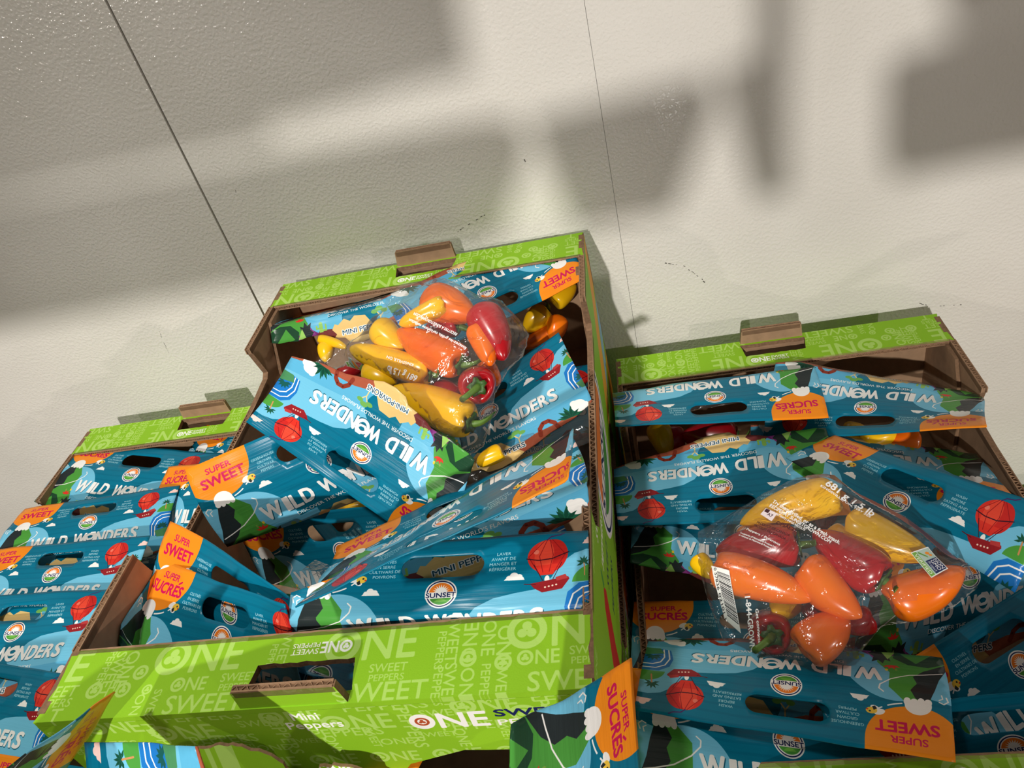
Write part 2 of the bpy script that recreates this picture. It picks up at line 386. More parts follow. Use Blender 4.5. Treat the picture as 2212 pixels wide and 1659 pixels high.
def band_art():
    c = Canvas(0, 0, 400, 236, 4, LIME)
    pattern(c, 0, 0, 400, 236, 1)
    for k in range(9): c.text('SWEET', 30+k*44, 150+6*(k % 2), 8, PALE, .012); ONEk = 1
    for k in range(8): c.text('PEPPERS', 26+k*50, 172, 7, PALE, .012)
    for k in range(8): ring(c, 20+k*52, 195, 9, PALE); c.text('NE', 44+k*52, 195, 14, PALE, .02)
    for k in range(8): c.text('SWEET', 26+k*50, 218, 8, PALE, .012)
    # white mark read from inside the box: upside down here
    W2 = C(250, 252, 246)
    one_logo(c, 232, 13, 8.6, W2, math.pi)
    c.text('Mini', 203, 69, 8.6, W2, .03, width=19); c.text('Peppers', 206, 80, 8.6, W2, .03, width=40)
    # coloured mark on the front face
    c.ell(281, 84, 8.8, 9.4, WHITE); ring(c, 281, 84, 5.2, C(176, 76, 40))
    c.text('NE', 309, 84, 17.5, WHITE, .04, width=33)
    c.text('SWEET', 358, 78.5, 8, NAVY, .045, width=53); c.text('PEPPERS', 358, 90, 6.6, WHITE, .03, width=53)
    return c.image('box_band_print')
def side_art():
    c = Canvas(0, 0, 600, 175, 3, LIME)
    # x = from the front end towards the back; big mark, peppers and sweeps
    c.ell(300, 86, 96, 74, WHITE); c.ell(300, 86, 90, 69, NAVY); c.ell(300, 86, 86, 65, WHITE)
    c.ell(300, 84, 78, 58, C(240, 128, 40), half=lambda a, b: b < 0); c.ell(300, 84, 74, 54, GREEN, half=lambda a, b: b > 22); c.text('SUNSET', 300, 94, 20, NAVY, .03, width=150)
    c.poly([(60, 175), (76, 110), (104, 70), (120, 64), (128, 80), (110, 130), (104, 175)], C(196, 44, 36)); c.poly([(118, 66), (124, 50), (130, 52), (126, 70)], GREEN)
    for k in range(4): c.text(('SWEET', 'PEPPERS')[k % 2], 168, 36+k*30, 11, (WHITE, NAVY)[k // 2], .02)
    c.poly([(420, 175), (470, 120), (530, 60), (560, 10), (600, 0), (600, 60), (540, 120), (500, 175)], C(236, 164, 60)); c.poly([(500, 175), (560, 110), (600, 80), (600, 130), (560, 175)], C(140, 180, 214))
    for k in range(12): c.text(('ONE', 'SWEET', 'PEPPERS')[k % 3], 20+k*50, 14+(k % 2)*150, 9, PALE, .012)
    return c.image('box_side_print')
# ------------------------------------------------------------------ materials
def new_mat(name):
    m = bpy.data.materials.new(name); m.use_nodes = True
    nt = m.node_tree; return m, nt, nt.nodes['Principled BSDF']
def bump(nt, b, src, strength, dist):
    n = nt.nodes.new('ShaderNodeBump'); n.inputs['Strength'].default_value = strength; n.inputs['Distance'].default_value = dist
    nt.links.new(src, n.inputs['Height']); nt.links.new(n.outputs[0], b.inputs['Normal']); return n
def noise_tex(nt, scale, detail=2.0, rough=.5, coord='Object', vec=(1, 1, 1)):
    tc = nt.nodes.new('ShaderNodeTexCoord'); mp = nt.nodes.new('ShaderNodeMapping'); mp.inputs['Scale'].default_value = vec
    n = nt.nodes.new('ShaderNodeTexNoise'); n.inputs['Scale'].default_value = scale; n.inputs['Detail'].default_value = detail; n.inputs['Roughness'].default_value = rough
    nt.links.new(tc.outputs[coord], mp.inputs[0]); nt.links.new(mp.outputs[0], n.inputs['Vector']); return n
def ramp2(nt, src, c0, c1, p0=.3, p1=.7):
    r = nt.nodes.new('ShaderNodeValToRGB'); r.color_ramp.elements[0].position = p0; r.color_ramp.elements[1].position = p1
    r.color_ramp.elements[0].color = c0; r.color_ramp.elements[1].color = c1; nt.links.new(src, r.inputs[0]); return r.outputs[0]
def lin(r, g, b):
    f = lambda c: c/255/12.92 if c/255 <= .04045 else ((c/255+.055)/1.055)**2.4
    return (f(r), f(g), f(b), 1)
def plain(name, col, rough=.6, var=.12, scale=40, bs=0, coat=0):
    m, nt, b = new_mat(name)
    n = noise_tex(nt, scale, 3)
    nt.links.new(ramp2(nt, n.outputs[0], tuple(c*(1-var) for c in col[:3])+(1,), tuple(min(1, c*(1+var)) for c in col[:3])+(1,)), b.inputs['Base Color'])
    b.inputs['Roughness'].default_value = rough; b.inputs['Coat Weight'].default_value = coat; b.inputs['Coat Roughness'].default_value = .1
    if bs: bump(nt, b, n.outputs[0], bs, .001)
    return m
def printed(name, im, rough, streak=0.0, coat=0.0, fine=0.0):
    m, nt, b = new_mat(name)
    t = nt.nodes.new('ShaderNodeTexImage'); t.image = im; t.extension = 'EXTEND'
    nt.links.new(t.outputs[0], b.inputs['Base Color']); b.inputs['Roughness'].default_value = rough
    b.inputs['Specular IOR Level'].default_value = .15; b.inputs['Coat Weight'].default_value = coat; b.inputs['Coat Roughness'].default_value = .12
    if streak:
        n = noise_tex(nt, 1.0, 3, .5, 'UV', (2.2, 42, 1)); bump(nt, b, n.outputs[0], streak, .0016)
    if fine:
        n = noise_tex(nt, 900, 2); bump(nt, b, n.outputs[0], fine, .0004)
    return m

m_wall, nt, b = new_mat('pebbled_white_wall_panel')
n1 = noise_tex(nt, 260, 1.0, .4); n2 = noise_tex(nt, 4, 3)
nt.links.new(ramp2(nt, n2.outputs[0], lin(214, 210, 202), lin(228, 224, 217)), b.inputs['Base Color'])
b.inputs['Roughness'].default_value = .15
rr = nt.nodes.new('ShaderNodeMapRange'); rr.inputs[1].default_value = .38; rr.inputs[2].default_value = .66; nt.links.new(n1.outputs[0], rr.inputs[0])
bump(nt, b, rr.outputs[0], .38, .0008)
m_gap = plain('panel_joint', lin(120, 112, 104), .8)
m_scuff = plain('scuff', lin(96, 92, 86), .8)
m_floor = plain('sealed_concrete', lin(120, 116, 110), .6, .15, 12, .2)
m_wood = plain('pallet_wood', lin(168, 132, 92), .8, .2, 30, .3)
m_shadow_rack = plain('shadow_rack_grey', lin(120, 110, 104), .5)  # grey of the added light-blocking rack
m_kraft = plain('brown_kraft_board', lin(160, 128, 99), .85, .10, 90, .12)
m_edge = plain('raw_board_edge', lin(128, 98, 72), .9, .22, 300, .3)
m_core = plain('fluted_core', lin(150, 118, 90), .9, .15, 200)

IM_EN, IM_FR, IM_BAND, IM_SIDE = header_art(False), header_art(True), band_art(), side_art()
m_en = printed('english_header_film', IM_EN, .23, .17, .0)
m_fr = printed('french_header_film', IM_FR, .23, .17, .0)
m_band = printed('green_box_print', IM_BAND, .55, 0, 0, .25)
m_side = printed('green_side_print', IM_SIDE, .55, 0, 0, .25)

def film_mat(name, im=None, crinkle=.5):
    m = bpy.data.materials.new(name); m.use_nodes = True; nt = m.node_tree; nt.nodes.clear()
    out = nt.nodes.new('ShaderNodeOutputMaterial')
    tr = nt.nodes.new('ShaderNodeBsdfTransparent'); tr.inputs[0].default_value = (.965, .97, .97, 1)
    gl = nt.nodes.new('ShaderNodeBsdfGlossy'); gl.inputs['Roughness'].default_value = .09
    df = nt.nodes.new('ShaderNodeBsdfDiffuse'); df.inputs[0].default_value = (.85, .86, .86, 1)
    lw = nt.nodes.new('ShaderNodeLayerWeight'); lw.inputs[0].default_value = .22
    n = noise_tex(nt, 34, 3.5, .55); n.inputs['Distortion'].default_value = 1.2
    bp = nt.nodes.new('ShaderNodeBump'); bp.inputs['Strength'].default_value = crinkle; bp.inputs['Distance'].default_value = .006
    nt.links.new(n.outputs[0], bp.inputs['Height'])
    for x in (gl, df, lw): nt.links.new(bp.outputs[0], x.inputs['Normal'])
    mx0 = nt.nodes.new('ShaderNodeMixShader'); mx0.inputs[0].default_value = .03
    nt.links.new(tr.outputs[0], mx0.inputs[1]); nt.links.new(df.outputs[0], mx0.inputs[2])
    mr = nt.nodes.new('ShaderNodeMapRange'); mr.inputs[3].default_value = .028; mr.inputs[4].default_value = .65; nt.links.new(lw.outputs['Fresnel'], mr.inputs[0])
    mx = nt.nodes.new('ShaderNodeMixShader'); nt.links.new(mr.outputs[0], mx.inputs[0]); nt.links.new(mx0.outputs[0], mx.inputs[1]); nt.links.new(gl.outputs[0], mx.inputs[2])
    res = mx.outputs[0]
    if im:
        t = nt.nodes.new('ShaderNodeTexImage'); t.image = im; t.extension = 'CLIP'
        p = nt.nodes.new('ShaderNodeBsdfPrincipled'); nt.links.new(t.outputs[0], p.inputs['Base Color']); p.inputs['Roughness'].default_value = .4
        m2 = nt.nodes.new('ShaderNodeMixShader'); nt.links.new(t.outputs[1], m2.inputs[0]); nt.links.new(res, m2.inputs[1]); nt.links.new(p.outputs[0], m2.inputs[2]); res = m2.outputs[0]
    nt.links.new(res, out.inputs[0]); return m
m_film = film_mat('clear_film')

def pepper_mat(name, c0, c1):
    m, nt, b = new_mat(name)
    n = noise_tex(nt, 22, 2)
    nt.links.new(ramp2(nt, n.outputs[0], c0, c1), b.inputs['Base Color'])
    b.inputs['Roughness'].default_value = .24; b.inputs['Coat Weight'].default_value = .35; b.inputs['Coat Roughness'].default_value = .08
    n2 = noise_tex(nt, 60, 2); bump(nt, b, n2.outputs[0], .08, .002); return m
m_pep = {'orange': pepper_mat('orange_skin', lin(236, 98, 8), lin(246, 122, 14)), 'yellow': pepper_mat('yellow_skin', lin(244, 180, 10), lin(252, 202, 22)),
         'red': pepper_mat('red_skin', lin(158, 14, 24), lin(190, 22, 32))}
m_stem = plain('pepper_stem_green', lin(86, 118, 44), .5, .25, 120, .2)
m_calyx = plain('pepper_calyx_green', lin(56, 92, 34), .5, .25, 120, .2)

# ------------------------------------------------------------------ the setting
WY = 0.6305
wall = box('wall_back', (-2.4, 3.2, WY+.012, WY+.10, 0, 2.7), m_gap); tag(wall, 'white cold room wall of pebbled panels behind the boxes', kind='structure')
for x0, x1 in ((-2.4, -.0672), (-.0642, .4418), (.4422, 3.2)):
    box('panel', (x0, x1, WY, WY+.013, 0, 2.7), m_wall, wall)
fl = box('floor', (-2.4, 3.2, -5.2, WY+.012, -.1, 0), m_floor); tag(fl, 'grey concrete floor under the pallets', kind='structure')
SCUFFS = [([(0.2318, 0.0098), (0.2544, 0.0201), (0.2813, 0.0304)], 0.0006), ([(0.4926, -0.0812), (0.5149, -0.0896), (0.5286, -0.1034), (0.5449, -0.1242)], 0.0008), ([(0.8103, -0.2028), (0.8252, -0.2107), (0.8651, -0.2152)], 0.0009), ([(0.3439, 0.0905), (0.3451, 0.0855)], 0.0012), ([(-0.0211, 0.1232), (-0.028, 0.1022)], 0.0004), ([(-0.2319, -0.057), (-0.2379, -0.0982)], 0.0003)]
rnd = random.Random(4)
for pts, w in SCUFFS:
    V, Fc = [], []
    for (xa, za), (xb, zb) in zip(pts[:-1], pts[1:]):
        L = math.hypot(xb-xa, zb-za); k = max(2, int(L/.004))
        for i in range(k):
            if rnd.random() < .35: continue
            t0, t1 = i/k, (i+rnd.uniform(.4, .9))/k; ww = w*rnd.uniform(.3, 1)
            dx, dz = (xb-xa), (zb-za); nx, nz = -dz/L*ww, dx/L*ww; j = rnd.uniform(-1, 1)*.0008
            s = len(V); y0, y1 = WY-.0002, WY+.001
            q = [(xa+dx*t0+nx+j, za+dz*t0+nz), (xa+dx*t1+nx+j, za+dz*t1+nz), (xa+dx*t1-nx+j, za+dz*t1-nz), (xa+dx*t0-nx+j, za+dz*t0-nz)]
            V += [(x, y0, z+ZT) for x, z in q]; Fc += [(s, s+1, s+2, s+3)]
    o = mesh_obj('scuff_mark', V, Fc, m_scuff, wall); o['kind'] = 'stuff'

# ------------------------------------------------------------------ cardboard boxes
BW, BD, BH, FWD, TH = .400, .5956, .172, .056, .0065
TABW, TABX, TABH = .079, .200, .019
def jag(poly, amp, step, seed, fold=None):
    r = random.Random(seed); P = resample(poly, step)
    return [(p[0]+r.uniform(-1, 1)*amp, p[1]+(0 if fold is not None and abs(p[1]-fold) < .001 else r.uniform(-1, 1)*amp)) for p in P]
def plate(name, outer, holes, place, thick, m_out, m_in, parent, uv, seed=0, amp=.00035, step=.012, fold=None):
    """flat board: place(a,b,t) -> xyz with t=0 at the printed outside and t=thick at the kraft inside"""
    V, T, bd = tri_mesh(jag(outer, amp, step, seed, fold), [jag(h, amp, step, seed+1) for h in holes])
    n = len(V)
    P = [place(a, b_, 0) for a, b_ in V]+[place(a, b_, thick) for a, b_ in V]
    F = [tuple(t) for t in T]+[tuple(t[::-1]+n) for t in T]; M = [0]*len(T)+[1]*len(T)
    for a, b_ in bd: F.append((a, a+n, b_+n, b_)); M.append(0 if fold is not None and abs(V[a, 1]-fold) < .0012 and abs(V[b_, 1]-fold) < .0012 else 2)
    U = [uv(a, b_) for a, b_ in V]*2
    return mesh_obj(name, P, F, [m_out, m_in, m_edge], parent, M, U)
def flutes(parent, line, up, across, thick, pitch=.0075, depth=.006):
    """wavy core and two liners showing along a cut edge; line = (start, end); the ribbon stands up out of the board by a hair"""
    a, b_ = np.array(line[0], float), np.array(line[1], float); L = np.linalg.norm(b_-a); d = (b_-a)/L
    up = np.array(up, float); ac = np.array(across, float); V, F = [], []
    n = int(L/pitch*8)
    for i in range(n+1):
        s = L*i/n; off = ac*(thick*.5+math.sin(2*math.pi*s/pitch)*thick*.36)
        for w in (-.0004, .0004):
            for h in (-depth, .0009): V.append(a+d*s+off+ac*w+up*h)
    for i in range(n):
        k = 4*i; F += [(k+1, k+3, k+7, k+5), (k, k+1, k+5, k+4), (k+2, k+6, k+7, k+3)]
    for lo in (0, thick-.0011):
        s = len(V)
        for q in (a, b_):
            for w in (lo, lo+.0011):
                for h in (-depth, .0013): V.append(q+ac*w+up*h)
        F += [(s+1, s+3, s+7, s+5), (s, s+1, s+5, s+4), (s+2, s+6, s+7, s+3), (s, s+2, s+3, s+1), (s+4, s+5, s+7, s+6)]
    o = mesh_obj('corrugated_edge', V, F, m_core, parent); return o
def produce_box(loc, label, group='green printed produce boxes', flange=True, seed=1):
    r = empty('produce_box', (loc[0], loc[1], loc[2]+ZT-BH), label, 'box', group)
    W, D, H = BW, BD, BH
    uvb = lambda a, v: (a/.4, 1-v/.236)
    # base and end walls
    plate('base_panel', [(0, 0), (W, 0), (W, D), (0, D)], [], lambda a, b_, t: (a, b_, t), .005, m_kraft, m_kraft, r, lambda a, b_: (a, b_), seed)
    fw = [(0, 0), (W, 0), (W, H-.0058), (0, H-.0058)]
    hole = [(.225, .035), (.375, .035), (.392, .06), (.392, .098), (.30, .104), (.255, .088), (.235, .06)]
    front = plate('front_wall', fw, [hole], lambda a, b_, t: (a, t, b_), TH, m_band, m_kraft, r, lambda a, b_: uvb(a, .056+H-b_), seed+2, fold=H-.0058)
    back = plate('back_wall', fw if flange else [(0, 0), (W, 0), (W, H-.075), (0, H-.07)], [], lambda a, b_, t: (W-a, D-t, b_), TH, m_band, m_kraft, r, lambda a, b_: uvb(a, .056+H-b_), seed+3, fold=H-.0058)
    # side walls with their dipped middle
    cl = .148; dip = .047
    prof = [(TH, 0), (D-TH, 0), (D-TH, H), (D-cl, H), (D-cl+.012, H-dip*.9), (D-cl+.004, H-dip), (.5*D+.03, H-dip-.006), (cl+.02, H-dip), (cl+.004, H-dip*.55), (cl, H), (TH, H)]
    for sgn, x in ((1, 0), (-1, W)):
        sw = plate('side_wall', prof, [], lambda a, b_, t: (x+sgn*t, a, b_), TH, m_side, m_kraft, r, lambda a, b_: (a/.6, b_/.175), seed+4)
        for (p, q) in (((x, D-cl, H), (x, D-FWD, H)), ((x, FWD, H), (x, cl, H)), ((x, cl+.02, H-dip), (x, D-cl, H-dip-.004))):
            flutes(sw, (p, q), (0, 0, 1), (sgn, 0, 0), TH)
        # doubled inner corner leaf, end on to the wall
        iw = plate('corner_leaf', [(D-TH-.11, .02), (D-TH, .02), (D-TH, H-.004), (D-TH-.08, H-.004), (D-TH-.11, H-.06)], [], lambda a, b_, t: (x+sgn*(TH+.0005+t), a, b_), .004, m_kraft, m_kraft, r, lambda a, b_: (a, b_), seed+5)
    # flanges folded inwards, each with a slot where the tab was pushed up
    hx0, hx1 = TABX-TABW/2, TABX+TABW/2
    def tab(par, y0, s):
        tb = plate('stacking_tab', [(hx0, H-.01), (hx1, H-.01), (hx1-.003, H+TABH), (hx0+.003, H+TABH)], [], lambda a, b_, t: ((a if s > 0 else W-a), y0+s*t, b_), .0052, m_band, m_kraft, r, lambda a, b_: uvb(a, .056-(b_-H)), seed+9)
        flutes(tb, ((hx0+.004, y0, H+TABH), (hx1-.004, y0, H+TABH)), (0, 0, 1), (0, s, 0), .0052)
        return tb
    if flange:
        for s, y0, nm in ((1, 0.0, 'front_flange'), (-1, D, 'rear_flange')):
            out = [(.001, 0), (W-.001, 0), (W-.003, FWD*.5), (W-.001, FWD), (.001, FWD), (.004, FWD*.45)]
            hole2 = [(hx0, .009), (hx1, .009), (hx1-.003, .033), (hx0+.003, .033)]
            f = plate(nm, out, [hole2], lambda a, b_, t: ((a if s > 0 else W-a), y0+s*b_, H-t), .0055, m_band, m_kraft, r, lambda a, b_: uvb(a, .056-b_), seed+7, .0006, .006, fold=0)
            flutes(f, ((.005, y0+s*(FWD+.0002), H-.0055), (W-.005, y0+s*(FWD+.0002), H-.0055)), (0, s, 0), (0, 0, 1), .0055, .007, .003)
        tab(r, .0008, 1); tab(r, D-.0008, -1)
    return r
def copy_tree(o, parent=None):
    c = o.copy(); COL.objects.link(c)
    if parent is not None: c.parent = parent
    for ch in list(o.children): copy_tree(ch, c)
    return c
b_mid = produce_box((0, 0, 0), 'green box standing highest, in the middle, heaped with pepper bags')
def again(src, loc, label):
    c = copy_tree(src); c.location = (loc[0], loc[1], loc[2]+ZT-BH); c['label'] = label; return c
again(b_mid, (-.3833, -.0267, -.169), 'lower green box at the left, its bags laid flat in overlapping rows')
again(b_mid, (.4119, -.0202, -.1829), 'lower green box at the right, holding the clear bag with two yellow peppers on top')
again(b_mid, (.829, -.02, -.545), 'low green box at the right edge with an upside-down bag on it')
for name, x, y, z, n in (('heaped middle', 0, 0, 0, 3), ('left', -.3833, -.0267, -.169, 2), ('right', .4119, -.0202, -.1829, 2)):
    for k in range(n):
        again(b_mid, (x, y, z-(k+1)*(BH+.001)), 'green box %s tier below the %s box' % (('one', 'two', 'three')[k], name))
b_front = produce_box((-.005, -.612, -.037), 'green box in the front row with its rear flap torn upright', flange=False, seed=31)
ft = plate('torn_flap', [(.085, BH-.1), (.215, BH-.1), (.178, BH-.010), (.166, BH+.000), (.160, BH-.001), (.156, BH+.004), (.14, BH+.0055), (.126, BH+.004), (.112, BH+.003), (.104, BH-.012)], [], lambda a, b_, t: (a, BD+.0015+t+(b_-BH+.02)*.3, b_), .0022, m_band, m_kraft, b_front, lambda a, b_: (a/.4, .62+b_/.236), 41, .0012, .004)
ft = plate('torn_flap', [(.196, BH-.1), (.25, BH-.1), (.238, BH-.022), (.222, BH-.0165), (.205, BH-.018)], [], lambda a, b_, t: (a, BD+.0015+t+(b_-BH+.02)*.3, b_), .0022, m_band, m_kraft, b_front, lambda a, b_: (a/.4, .3+b_/.236), 43, .0012, .004)
for k in range(3):
    again(b_front, (-.005, -.612, -.037-(k+1)*(BH+.001)), 'green box %s tier below the torn front box' % ('one', 'two', 'three')[k])
again(b_mid, (-.425, -.640, -.062), 'added unseen green box below the picture edge, shading the left row')  # unseen stack added to keep the key lamp off the left front bags
for k in range(3):
    again(b_mid, (-.425, -.640, -.062-(k+1)*(BH+.001)), 'green box %s tier below the added shading box' % ('one', 'two', 'three')[k])
def pallet(x0, x1, y0, y1, top, label):
    r = empty('pallet', ((x0+x1)/2, (y0+y1)/2, 0), label, 'pallet', 'wooden pallets under the boxes'); cx, cy = (x0+x1)/2, (y0+y1)/2
    n = 6
    for k in range(n):
        ya = y0+(y1-y0)*k/n; box('board', (x0-cx, x1-cx, ya+.008-cy, ya+(y1-y0)/n-.008-cy, top-.02, top), m_wood, r)
    for k in range(3):
        xa = x0+(x1-x0-.09)*k/2; box('runner', (xa-cx, xa+.09-cx, y0+.01-cy, y1-.01-cy, 0, top-.02), m_wood, r)
pallet(-.40, .815, -.03, .60, ZT-4*BH-.012, 'wooden pallet carrying the rear row of boxes')
pallet(.83, 1.23, -.02, .58, ZT-.545-BH-.0005, 'wooden pallet under the low box at the right edge')
pallet(-.425, -.03, -.64, -.045, ZT-.062-4*BH-.0035, 'wooden pallet under the added shading boxes')
pallet(-.02, .42, -.63, -.035, ZT-.037-4*BH-.0035, 'wooden pallet carrying the torn front box')


# ------------------------------------------------------------------ an added, unseen rack behind the camera that shapes the key light
rk = empty('shadow_rack', (0, -1.25, 0), 'added unseen rack of shadow-casting blocks behind the viewer', 'rack')
RY = -1.2
def occ(wx, wz):                                  # where the key lamp's ray to a wall point passes the rack
    t = (RY-KEY[1])/(WY-KEY[1]); return KEY[0]+t*(wx-KEY[0]), KEY[2]+t*(wz-KEY[2])+ZT
def shadow_part(name, poly, depth=.05):
    P = [occ(*p) for p in poly]; n = len(P)
    V = [(x, RY-depth-rk.location.y, z) for x, z in P]+[(x, RY-rk.location.y, z) for x, z in P]
    F = [tuple(range(n))[::-1], tuple(range(n, 2*n))]+[(i, (i+1) % n, n+(i+1) % n, n+i) for i in range(n)]
    return mesh_obj(name, V, F, m_shadow_rack, rk)
# added blocks, outlined by the shadow bands they should throw on the wall
shadow_part('shadow_block', [(-1.6, .018), (.285, .028), (.345, .138), (.30, .150), (-.3, .168), (-1.6, .19)])
shadow_part('shadow_block', [(.378, .023), (.50, .022), (.560, .145), (.36, .136)])
shadow_part('shadow_block', [(.598, .021), (.634, .020), (.640, .34), (.622, .34), (.615, .152), (.575, .150)])
shadow_part('shadow_block', [(.752, .017), (1.9, .02), (1.9, .16), (.80, .13), (.748, .12)])
shadow_part('shadow_block', [(.80, .165), (1.9, .20), (1.9, .5), (.80, .5)])
shadow_part('shadow_block', [(-1.6, .225), (.10, .222), (.30, .232), (.33, .60), (-1.6, .60)])
shadow_part('shadow_strip', [(-1.6, .21), (.05, .205), (.05, .222), (-1.6, .224)])
shadow_part('shadow_board', [(.47, -.395), (.85, -.40), (.85, -.80), (.47, -.80)])  # added blocker keeping the key lamp off the right box front

for x in (-3.9, 4.6):  # posts of the added rack
    box('upright', (x-.04, x+.04, -.04, .04, 0, 2.2), m_shadow_rack, rk)
